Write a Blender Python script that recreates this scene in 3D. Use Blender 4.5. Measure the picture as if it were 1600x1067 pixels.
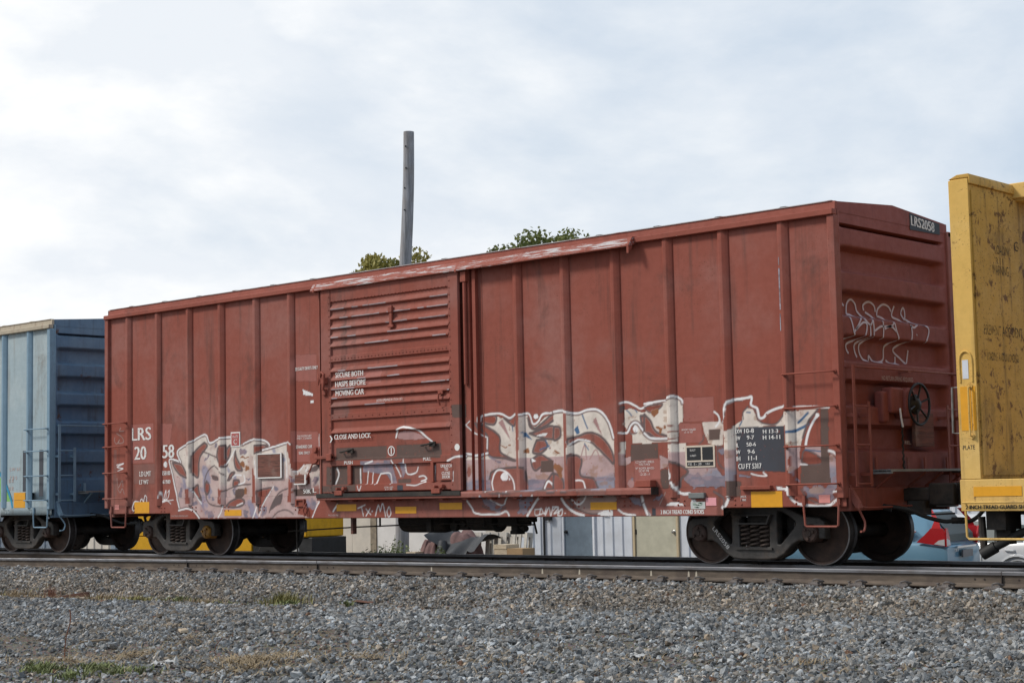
import bpy, bmesh, math, random
import numpy as np
from mathutils import Vector, Matrix

random.seed(7)
RNG = np.random.default_rng(11)
for o in list(bpy.data.objects):
    bpy.data.objects.remove(o)
scene = bpy.context.scene
COL = scene.collection
R = math.radians

# ------------------------------------------------------------------ camera
# axes: X along the track (right in the picture), Y away from the viewer, Z up; rail tops at Z = 0
CAM = np.array([18.689, -19.402, 1.050])
YAW, PITCH, ROLL, FPX = -0.7378, 0.0884, -0.0213, 2609.7
def cam_axes():
    cy, sy, cp, sp = math.cos(YAW), math.sin(YAW), math.cos(PITCH), math.sin(PITCH)
    f = np.array([sy * cp, cy * cp, sp]); r0 = np.array([cy, -sy, 0.0]); u0 = np.cross(r0, f)
    return r0 * math.cos(ROLL) + u0 * math.sin(ROLL), -r0 * math.sin(ROLL) + u0 * math.cos(ROLL), f
CR, CU, CF = cam_axes()
cam = bpy.data.cameras.new('camera')
cam.sensor_width = 36.0
cam.lens = FPX / 1600 * 36.0
cam.clip_start = 0.1
cam.clip_end = 3000
camo = bpy.data.objects.new('camera', cam)
COL.objects.link(camo)
camo.matrix_world = Matrix(((CR[0], CU[0], -CF[0], CAM[0]), (CR[1], CU[1], -CF[1], CAM[1]), (CR[2], CU[2], -CF[2], CAM[2]), (0, 0, 0, 1)))
scene.camera = camo
scene.render.resolution_x, scene.render.resolution_y = 1024, 682

# ------------------------------------------------------------------ sky and sun
SUN_AZ, SUN_EL = R(222), R(42)          # azimuth clockwise from +Y: the sun stands behind the viewer, to the left
world = bpy.data.worlds.new('World')
scene.world = world
world.use_nodes = True
wt = world.node_tree
for n in list(wt.nodes):
    wt.nodes.remove(n)
def wn(t, **k):
    n = wt.nodes.new(t)
    for a, b in k.items():
        setattr(n, a, b)
    return n
sky = wn('ShaderNodeTexSky', sky_type='NISHITA', sun_disc=False)
sky.sun_elevation, sky.sun_rotation = SUN_EL, SUN_AZ
sky.air_density, sky.dust_density, sky.ozone_density = 1.0, 2.2, 1.0
tc = wn('ShaderNodeTexCoord')
mp = wn('ShaderNodeMapping')
mp.inputs['Scale'].default_value = (2.0, 2.0, 4.4)
mp.inputs['Location'].default_value = (0.35, 1.75, 0.2)
n1 = wn('ShaderNodeTexNoise'); n1.inputs['Scale'].default_value = 1.5; n1.inputs['Detail'].default_value = 9; n1.inputs['Roughness'].default_value = 0.56; n1.inputs['Distortion'].default_value = 0.25
n2 = wn('ShaderNodeTexNoise'); n2.inputs['Scale'].default_value = 3.1; n2.inputs['Detail'].default_value = 7; n2.inputs['Roughness'].default_value = 0.55
r1 = wn('ShaderNodeValToRGB'); r1.color_ramp.elements[0].position = 0.38; r1.color_ramp.elements[1].position = 0.68
r2 = wn('ShaderNodeValToRGB'); r2.color_ramp.elements[0].position = 0.40; r2.color_ramp.elements[0].color = (7.9, 8.3, 8.8, 1); r2.color_ramp.elements[1].position = 0.62; r2.color_ramp.elements[1].color = (10.2, 10.15, 10.0, 1)
thin = wn('ShaderNodeMix', data_type='RGBA'); thin.inputs[0].default_value = 0.86; thin.inputs[7].default_value = (5.7, 6.7, 7.9, 1)
cl = wn('ShaderNodeMix', data_type='RGBA')
bg = wn('ShaderNodeBackground'); bg.inputs['Strength'].default_value = 0.1
wo = wn('ShaderNodeOutputWorld')
L = wt.links.new
L(tc.outputs['Generated'], mp.inputs['Vector']); L(mp.outputs[0], n1.inputs['Vector']); L(mp.outputs[0], n2.inputs['Vector'])
# the cloud bank is thickest towards -X, where the train comes from
sx_ = wn('ShaderNodeVectorMath', operation='DOT_PRODUCT'); sx_.inputs[1].default_value = (-0.75, -0.12, 0.16)
ad = wn('ShaderNodeMath', operation='ADD'); ad2 = wn('ShaderNodeMath', operation='ADD'); ad2.inputs[1].default_value = -0.33
L(tc.outputs['Generated'], sx_.inputs[0]); L(sx_.outputs['Value'], ad.inputs[0]); L(n1.outputs['Fac'], ad.inputs[1]); L(ad.outputs[0], ad2.inputs[0])
L(ad2.outputs[0], r1.inputs[0]); L(n2.outputs['Fac'], r2.inputs[0])
L(sky.outputs[0], thin.inputs[6]); L(thin.outputs[2], cl.inputs[6]); L(r2.outputs[0], cl.inputs[7]); L(r1.outputs[0], cl.inputs[0])
L(cl.outputs[2], bg.inputs['Color']); L(bg.outputs[0], wo.inputs['Surface'])

sun = bpy.data.lights.new('sun', 'SUN')
sun.energy = 2.3
sun.angle = R(11)
sun.color = (1.0, 0.95, 0.88)
suno = bpy.data.objects.new('sun', sun)
COL.objects.link(suno)
sd = Vector((math.sin(SUN_AZ) * math.cos(SUN_EL), math.cos(SUN_AZ) * math.cos(SUN_EL), math.sin(SUN_EL)))
suno.rotation_euler = sd.to_track_quat('Z', 'Y').to_euler()
suno.location = (0, -30, 30)
vs = scene.view_settings
vs.view_transform = 'Standard'; vs.look = 'None'; vs.exposure = 0.12; vs.gamma = 1.0
vs.use_curve_mapping = False
scene.cycles.max_bounces = 6; scene.cycles.diffuse_bounces = 3; scene.cycles.glossy_bounces = 2; scene.cycles.transmission_bounces = 2

# ------------------------------------------------------------------ mesh helpers
class MB:
    def __init__(s):
        s.v, s.f, s.m = [], [], []
    def add(s, vs_, fs, mi=0):
        b = len(s.v); s.v += [tuple(p) for p in vs_]
        for f in fs:
            s.f.append(tuple(i + b for i in f)); s.m.append(mi)
        return s
    def box(s, x0, x1, y0, y1, z0, z1, mi=0):
        return s.add([(x0, y0, z0), (x1, y0, z0), (x1, y1, z0), (x0, y1, z0), (x0, y0, z1), (x1, y0, z1), (x1, y1, z1), (x0, y1, z1)],
                     [(0, 3, 2, 1), (4, 5, 6, 7), (0, 1, 5, 4), (1, 2, 6, 5), (2, 3, 7, 6), (3, 0, 4, 7)], mi)
    def prism(s, pts, ax, a0, a1, mi=0):
        """pts: 2-D outline in the two axes other than ax (cyclic order kept), extruded along ax"""
        def P(p, a):
            return {'x': (a, p[0], p[1]), 'y': (p[0], a, p[1]), 'z': (p[0], p[1], a)}[ax]
        n = len(pts)
        return s.add([P(p, a0) for p in pts] + [P(p, a1) for p in pts],
                     [tuple(range(n))[::-1], tuple(range(n, 2 * n))] + [(i, (i + 1) % n, n + (i + 1) % n, n + i) for i in range(n)], mi)
    def cyl(s, p0, p1, r0, r1=None, n=12, mi=0):
        r1 = r0 if r1 is None else r1
        p0, p1 = Vector(p0), Vector(p1); d = (p1 - p0).normalized()
        a = d.orthogonal().normalized(); b = d.cross(a)
        c = [(math.cos(t), math.sin(t)) for t in [2 * math.pi * i / n for i in range(n)]]
        vs_ = [p0 + (a * x + b * y) * r0 for x, y in c] + [p1 + (a * x + b * y) * r1 for x, y in c]
        return s.add(vs_, [tuple(range(n))[::-1], tuple(range(n, 2 * n))] + [(i, (i + 1) % n, n + (i + 1) % n, n + i) for i in range(n)], mi)
    def tube(s, pts, r, n=8, mi=0, closed=False):
        pts = [Vector(p) for p in pts]; rings = []; m = len(pts)
        rr = r if isinstance(r, (list, tuple)) else [r] * m
        up = None
        for i, p in enumerate(pts):
            q0 = pts[(i - 1) % m] if (closed or i > 0) else p
            q1 = pts[(i + 1) % m] if (closed or i < m - 1) else p
            d = (q1 - q0).normalized()
            if up is None:
                up = d.orthogonal().normalized()
            a = (up - d * up.dot(d))
            a = a.normalized() if a.length > 1e-5 else d.orthogonal().normalized()
            up = a; b = d.cross(a)
            rings.append([p + (a * math.cos(t) + b * math.sin(t)) * rr[i] for t in [2 * math.pi * k / n for k in range(n)]])
        vs_ = [v for g in rings for v in g]; fs = []
        for i in range(m if closed else m - 1):
            j = (i + 1) % m
            for k in range(n):
                fs.append((i * n + k, i * n + (k + 1) % n, j * n + (k + 1) % n, j * n + k))
        if not closed:
            fs += [tuple(range(n))[::-1], tuple(range((m - 1) * n, m * n))]
        return s.add(vs_, fs, mi)
    def lathe(s, prof, o, ax='y', n=32, mi=0, mis=None):
        """prof: (radius, offset along axis)"""
        vs_ = []
        for r, h in prof:
            for k in range(n):
                t = 2 * math.pi * k / n; c, d = r * math.cos(t), r * math.sin(t)
                vs_.append({'y': (o[0] + c, o[1] + h, o[2] + d), 'x': (o[0] + h, o[1] + c, o[2] + d), 'z': (o[0] + c, o[1] + d, o[2] + h)}[ax])
        for i in range(len(prof) - 1):
            fs = [(i * n + k, i * n + (k + 1) % n, (i + 1) * n + (k + 1) % n, (i + 1) * n + k) for k in range(n)]
            b = len(s.v)
            if i == 0:
                s.v += vs_; base = b
            for f in fs:
                s.f.append(tuple(q + base for q in f)); s.m.append(mis[i] if mis else mi)
        return s
    def mesh(s, name, mats, smooth=None):
        me = bpy.data.meshes.new(name)
        me.from_pydata(s.v, [], s.f)
        mats = mats if isinstance(mats, (list, tuple)) else [mats]
        for m in mats:
            me.materials.append(m)
        if len(mats) > 1:
            me.polygons.foreach_set('material_index', s.m)
        bm = bmesh.new(); bm.from_mesh(me); bmesh.ops.recalc_face_normals(bm, faces=bm.faces); bm.to_mesh(me); bm.free()
        if smooth is not None:
            me.shade_smooth(); me.set_sharp_from_angle(angle=R(smooth))
        return me
    def build(s, name, mats, parent=None, smooth=None, bevel=0, seg=2):
        o = bpy.data.objects.new(name, s.mesh(name, mats, smooth)); COL.objects.link(o); o.parent = parent
        if bevel:
            b = o.modifiers.new('bevel', 'BEVEL'); b.width = bevel; b.segments = seg; b.limit_method = 'ANGLE'; b.angle_limit = R(35)
            if smooth is None:
                o.data.shade_smooth(); o.data.set_sharp_from_angle(angle=R(30))
        return o

def obj(name, me, parent=None, loc=(0, 0, 0), rot=(0, 0, 0), sc=(1, 1, 1)):
    o = bpy.data.objects.new(name, me); COL.objects.link(o); o.parent = parent
    o.location = loc; o.rotation_euler = rot; o.scale = sc
    return o
def tag(o, label, cat, group=None):
    o['label'] = label; o['category'] = cat
    if group:
        o['group'] = group
    return o
def thing(name, label, cat, loc=(0, 0, 0), rz=0, group=None):
    o = bpy.data.objects.new(name, None); COL.objects.link(o); o.location = loc; o.rotation_euler = (0, 0, rz)
    o.empty_display_size = 0.2
    return tag(o, label, cat, group)
def copy_tree(o, parent=None):
    c = o.copy(); COL.objects.link(c); c.parent = parent
    for ch in list(o.children):
        copy_tree(ch, c)
    return c
def catmull(p, closed=False, k=6):
    p = [np.array(q, float) for q in p]; n = len(p); out = []
    if n < 3 and not closed:
        return np.array(p)
    for i in range(n if closed else n - 1):
        if closed:
            a, b, c, d = p[(i - 1) % n], p[i], p[(i + 1) % n], p[(i + 2) % n]
        else:
            a, b, c, d = p[max(i - 1, 0)], p[i], p[i + 1], p[min(i + 2, n - 1)]
        for t in np.arange(k) / k:
            out.append(0.5 * (2 * b + (c - a) * t + (2 * a - 5 * b + 4 * c - d) * t * t + (3 * b - a - 3 * c + d) * t ** 3))
    if not closed:
        out.append(p[-1])
    return np.array(out)
def vnoise(x, y, seed=0):
    """smooth value noise 0..1"""
    x = np.asarray(x, float); y = np.asarray(y, float)
    xi, yi = np.floor(x).astype(np.int64), np.floor(y).astype(np.int64)
    def h(a, b):
        n = (a * 374761393 + b * 668265263 + seed * 974711) & 0x7fffffff
        n = ((n ^ (n >> 13)) * 1274126177) & 0x7fffffff
        return ((n ^ (n >> 16)) & 0xffff) / 65535.0
    fx, fy = x - xi, y - yi; fx = fx * fx * (3 - 2 * fx); fy = fy * fy * (3 - 2 * fy)
    return (h(xi, yi) * (1 - fx) + h(xi + 1, yi) * fx) * (1 - fy) + (h(xi, yi + 1) * (1 - fx) + h(xi + 1, yi + 1) * fx) * fy
def fbm(x, y, seed=0, o=4):
    s, a, t = 0, 0.5, 0
    for i in range(o):
        s = s + a * vnoise(x * 2 ** i, y * 2 ** i, seed + i); t += a; a *= 0.5
    return s / t
def sstep(a, b, x):
    t = np.clip((np.asarray(x, float) - a) / (b - a), 0, 1)
    return t * t * (3 - 2 * t)

# ------------------------------------------------------------------ materials
class NT:
    def __init__(s, name):
        s.m = bpy.data.materials.new(name); s.m.use_nodes = True; s.t = s.m.node_tree
        s.b = s.t.nodes['Principled BSDF']; s.co = s.n('ShaderNodeTexCoord').outputs['Object']
    def n(s, t, **k):
        n = s.t.nodes.new(t)
        for a, b in k.items():
            setattr(n, a, b)
        return n
    def l(s, a, b):
        s.t.links.new(a, b)
    def noise(s, scale, detail=4, rough=0.55, stretch=None, dist=0, vec=None):
        v = vec or s.co
        if stretch:
            m = s.n('ShaderNodeMapping'); m.inputs['Scale'].default_value = stretch; s.l(v, m.inputs['Vector']); v = m.outputs[0]
        n = s.n('ShaderNodeTexNoise'); n.inputs['Scale'].default_value = scale; n.inputs['Detail'].default_value = detail
        n.inputs['Roughness'].default_value = rough; n.inputs['Distortion'].default_value = dist
        s.l(v, n.inputs['Vector']); return n.outputs['Fac']
    def ramp(s, f, a, b, lo=0.0, hi=1.0):
        n = s.n('ShaderNodeMapRange'); n.interpolation_type = 'SMOOTHSTEP'
        n.inputs['From Min'].default_value = a; n.inputs['From Max'].default_value = b
        n.inputs['To Min'].default_value = lo; n.inputs['To Max'].default_value = hi
        s.l(f, n.inputs['Value']); return n.outputs[0]
    def mix(s, fac, a, b, mode='MIX'):
        n = s.n('ShaderNodeMix', data_type='RGBA', blend_type=mode)
        for i, x in ((0, fac), (6, a), (7, b)):
            if isinstance(x, (int, float)):
                n.inputs[i].default_value = x
            elif isinstance(x, (tuple, list)):
                n.inputs[i].default_value = (*x[:3], 1)
            else:
                s.l(x, n.inputs[i])
        return n.outputs[2]
    def math(s, op, a, b):
        n = s.n('ShaderNodeMath', operation=op)
        for i, x in ((0, a), (1, b)):
            if isinstance(x, (int, float)):
                n.inputs[i].default_value = x
            else:
                s.l(x, n.inputs[i])
        return n.outputs[0]
    def done(s, col, rough=0.6, metal=0.0, bump=None, bs=0.3, bd=0.01, spec=0.5):
        b = s.b
        if isinstance(col, (tuple, list)):
            b.inputs['Base Color'].default_value = (*col[:3], 1)
        else:
            s.l(col, b.inputs['Base Color'])
        for k, x in (('Roughness', rough), ('Metallic', metal)):
            if isinstance(x, (int, float)):
                b.inputs[k].default_value = x
            else:
                s.l(x, b.inputs[k])
        b.inputs['Specular IOR Level'].default_value = spec
        if bump is not None:
            n = s.n('ShaderNodeBump'); n.inputs['Strength'].default_value = bs; n.inputs['Distance'].default_value = bd
            s.l(bump, n.inputs['Height']); s.l(n.outputs[0], b.inputs['Normal'])
        return s.m

def paint(name, col, dirt=(0.05, 0.035, 0.03), fade=None, attr=False, streak=0.55, chips=0.5, scrape=0, rust=None, rough=0.62, spec=0.22):
    """weathered freight-car paint: fading, vertical dirt streaks, chips, optional graffiti colour attribute, scraped primer, rust"""
    s = NT(name)
    big = s.noise(0.55, 5, 0.6)
    c = s.mix(s.ramp(big, 0.42, 0.66), col, fade or tuple(min(1, x * 1.14 + 0.006) for x in col))
    fine = s.noise(9, 6, 0.7)
    c = s.mix(s.ramp(fine, 0.3, 0.75, 0.0, 0.35), c, tuple(x * 0.72 for x in col))
    st = s.noise(1.0, 5, 0.6, stretch=(7, 7, 0.45))
    c = s.mix(s.ramp(st, 0.52, 0.78, 0, streak), c, dirt)
    hz = s.noise(1.0, 4, 0.6, stretch=(0.7, 0.7, 16))
    c = s.mix(s.ramp(hz, 0.5, 0.8, 0, 0.16), c, tuple(min(1, x * 1.3 + 0.012) for x in col))
    sm = s.noise(1.25, 7, 0.7, stretch=(1, 1, 0.7), dist=0.4)
    c = s.mix(s.ramp(sm, 0.53, 0.72, 0, 0.46), c, dirt)
    fk = s.math('MULTIPLY', s.ramp(s.noise(48, 3, 0.6), 0.62, 0.68), s.ramp(s.noise(0.9, 4, 0.6), 0.50, 0.62))
    c = s.mix(s.math('MULTIPLY', fk, 0.7), c, (0.10, 0.035, 0.018))
    if attr:
        a = s.n('ShaderNodeAttribute', attribute_name='paint')
        wear = s.ramp(s.noise(22, 5, 0.65, stretch=(1, 1, 0.6)), 0.62, 0.70, 1, 0.15)
        gv = s.mix(s.ramp(s.noise(5, 5, 0.65), 0.35, 0.8, 0, 0.28), a.outputs['Color'], dirt)
        c = s.mix(s.math('MULTIPLY', a.outputs['Alpha'], wear), c, gv)
    if scrape:
        sc = s.noise(1.0, 9, 0.74, stretch=(1.6, 9, 30), dist=0.7)
        c = s.mix(s.ramp(sc, 0.60 - scrape, 0.63 - scrape, 0, 0.85), c, (0.50, 0.49, 0.49))
    if rust:
        rn = s.noise(rust[1], 8, 0.68, dist=0.3)
        c = s.mix(s.ramp(rn, 0.66 - rust[0], 0.74 - rust[0], 0, 0.85), c, (0.11, 0.045, 0.018))
    ch = s.noise(26, 3, 0.6, stretch=(1, 1, 1.6))
    c = s.mix(s.ramp(ch, 0.76 - 0.04 * chips, 0.79 - 0.04 * chips, 0, 0.75), c, dirt)
    rg = s.ramp(fine, 0.2, 0.8, rough - 0.08, rough + 0.12)
    return s.done(c, rg, 0, s.math('ADD', s.noise(1.6, 2, 0.5), s.math('MULTIPLY', fine, 0.12)), 0.35, 0.02, spec)

def simple(name, col, rough=0.6, metal=0, var=0.3, scale=8, bump=0.2, dirt=None, spec=0.4, stretch=None):
    s = NT(name)
    n = s.noise(scale, 6, 0.65, stretch=stretch)
    c = s.mix(s.ramp(n, 0.3, 0.72), tuple(x * (1 - var) for x in col), tuple(min(1, x * (1 + var)) for x in col))
    if dirt:
        c = s.mix(s.ramp(s.noise(scale * 0.35, 5, 0.65), 0.48, 0.68, 0, 0.8), c, dirt)
    return s.done(c, s.ramp(n, 0.2, 0.8, max(0.05, rough - 0.1), min(1, rough + 0.1)), metal, n, bump, 0.01, spec)
def flat(name, col, rough=0.6, spec=0.4, metal=0):
    s = NT(name); n = s.noise(14, 4)
    return s.done(s.mix(s.ramp(n, 0.35, 0.7, 0, 0.35), col, tuple(x * 0.75 for x in col)), rough, metal, None, spec=spec)

RED = (0.272, 0.072, 0.048)
M = {}
FADE = (0.295, 0.118, 0.095)
M['red'] = paint('boxcar red paint', RED, fade=FADE)
M['redg'] = paint('boxcar red paint with graffiti', RED, fade=FADE, attr=True)
M['redend'] = paint('boxcar end red paint', (0.235, 0.068, 0.055), streak=0.25, scrape=0.0)
M['hood'] = paint('scraped red paint', RED, scrape=0.075, chips=1.0)
M['redscuff'] = paint('scuffed red paint', RED, scrape=0.0, chips=1.3, streak=0.5)
M['plate'] = paint('eave red paint', RED, chips=1.4, streak=0.2)
M['blue'] = paint('faded light blue paint', (0.34, 0.42, 0.45), dirt=(0.16, 0.12, 0.08), fade=(0.47, 0.52, 0.52), streak=0.5, chips=0.8)
M['bluedk'] = paint('deep blue end paint', (0.10, 0.175, 0.27), dirt=(0.07, 0.06, 0.05), fade=(0.17, 0.245, 0.32), streak=0.7, rust=(0.06, 2.0))
M['bluepost'] = paint('blue post paint', (0.20, 0.30, 0.38), dirt=(0.06, 0.06, 0.06), streak=0.5)
M['bluetop'] = paint('rusty eave paint', (0.42, 0.36, 0.27), dirt=(0.16, 0.07, 0.04), streak=0.8, rust=(0.10, 1.3))
M['yel'] = paint('yellow flatcar paint', (0.68, 0.42, 0.11), dirt=(0.16, 0.10, 0.05), fade=(0.70, 0.47, 0.17), streak=0.5, chips=1.6, rust=(0.03, 5.0))
M['yeld'] = paint('dirty yellow bulkhead paint', (0.55, 0.32, 0.07), dirt=(0.055, 0.035, 0.02), fade=(0.60, 0.38, 0.12), streak=0.7, chips=3.2, rust=(0.11, 6.0))
M['grime'] = simple('black running gear grime', (0.028, 0.024, 0.021), 0.75, 0, 0.45, 9, 0.5, dirt=(0.06, 0.045, 0.035))
M['frame'] = simple('oily side frame steel', (0.058, 0.052, 0.048), 0.55, 0.1, 0.4, 7, 0.6, dirt=(0.12, 0.085, 0.06))
M['wheel'] = simple('brown wheel plate', (0.075, 0.045, 0.034), 0.7, 0.1, 0.4, 5, 0.3, dirt=(0.03, 0.022, 0.02))
M['rim'] = simple('worn wheel rim steel', (0.34, 0.33, 0.33), 0.5, 0.15, 0.2, 12, 0.1)
M['tread'] = simple('dark wheel tread', (0.06, 0.055, 0.055), 0.45, 0.5, 0.3, 12, 0.1)
M['spring'] = simple('rusty coil spring', (0.085, 0.06, 0.048), 0.7, 0, 0.35, 14, 0.3)
M['cap'] = simple('bearing cap rust', (0.085, 0.05, 0.04), 0.7, 0, 0.4, 16, 0.3, dirt=(0.03, 0.025, 0.02))
M['capo'] = simple('orange bearing cap', (0.40, 0.19, 0.03), 0.6, 0, 0.35, 12, 0.2, dirt=(0.05, 0.03, 0.02))
M['steeltop'] = simple('polished rail head', (0.25, 0.25, 0.265), 0.4, 0.5, 0.25, 3, 0.1, stretch=(0.4, 20, 20), dirt=(0.14, 0.12, 0.11))
M['railrust'] = simple('rail rust', (0.120, 0.092, 0.070), 0.85, 0, 0.3, 5, 0.4, dirt=(0.075, 0.055, 0.045), stretch=(0.8, 6, 3))
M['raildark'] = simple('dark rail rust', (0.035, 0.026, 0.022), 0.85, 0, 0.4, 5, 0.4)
M['clip'] = simple('grey rail clip', (0.17, 0.15, 0.14), 0.6, 0.3, 0.35, 20, 0.3, dirt=(0.07, 0.05, 0.04))
M['tie'] = simple('creosoted tie wood', (0.085, 0.06, 0.045), 0.9, 0, 0.4, 4, 0.7, stretch=(10, 1, 6))
M['orange'] = flat('orange reflector sheeting', (0.72, 0.33, 0.012), 0.45)
M['pink'] = flat('faded pink sticker', (0.66, 0.25, 0.22), 0.6)
M['pinkh'] = flat('bright pink sticker', (0.75, 0.33, 0.36), 0.6)
M['stencil'] = flat('white stencil paint', (0.74, 0.71, 0.68), 0.7)
M['ghost'] = flat('worn stencil paint', (0.50, 0.38, 0.35), 0.7)
M['black'] = flat('black paint', (0.014, 0.015, 0.018), 0.5)
M['blackrub'] = flat('black rubber', (0.018, 0.017, 0.016), 0.65)
M['galv'] = simple('galvanised step', (0.24, 0.235, 0.225), 0.6, 0.3, 0.25, 9, 0.2)
M['placard'] = simple('weathered placard board', (0.16, 0.062, 0.045), 0.8, 0, 0.45, 3, 0.5, stretch=(1.5, 1, 14), dirt=(0.30, 0.24, 0.21))
M['rail_tan'] = flat('faded tan paint', (0.55, 0.45, 0.30), 0.6)
M['spray'] = flat('pale lilac spray paint', (0.60, 0.55, 0.66), 0.7)
M['aei'] = flat('grey tag housing', (0.17, 0.18, 0.175), 0.6)
M['slate'] = flat('slate paint', (0.055, 0.06, 0.072), 0.7)
M['green'] = flat('green sticker', (0.22, 0.30, 0.24), 0.6)
M['teal'] = flat('pale grey sticker', (0.50, 0.52, 0.50), 0.6)

_s = NT('worn black lettering'); _b = _s.done((.03, .024, .016), .8)
_n = _s.ramp(_s.noise(14, 6, .7), .34, .56, 0, .9); _t = _s.n('ShaderNodeBsdfTransparent'); _x = _s.n('ShaderNodeMixShader')
_s.l(_n, _x.inputs[0]); _s.l(_t.outputs[0], _x.inputs[1]); _s.l(_s.b.outputs[0], _x.inputs[2]); _s.l(_x.outputs[0], _s.t.nodes['Material Output'].inputs['Surface'])
M['wornblack'] = _b
_s = NT('worn white stencil'); _b = _s.done((.74, .71, .68), .7)
_n = _s.ramp(_s.noise(30, 5, .7), .36, .46, .15, .95); _t = _s.n('ShaderNodeBsdfTransparent'); _x = _s.n('ShaderNodeMixShader')
_s.l(_n, _x.inputs[0]); _s.l(_t.outputs[0], _x.inputs[1]); _s.l(_s.b.outputs[0], _x.inputs[2]); _s.l(_x.outputs[0], _s.t.nodes['Material Output'].inputs['Surface'])
M['stencilw'] = _b

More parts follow.
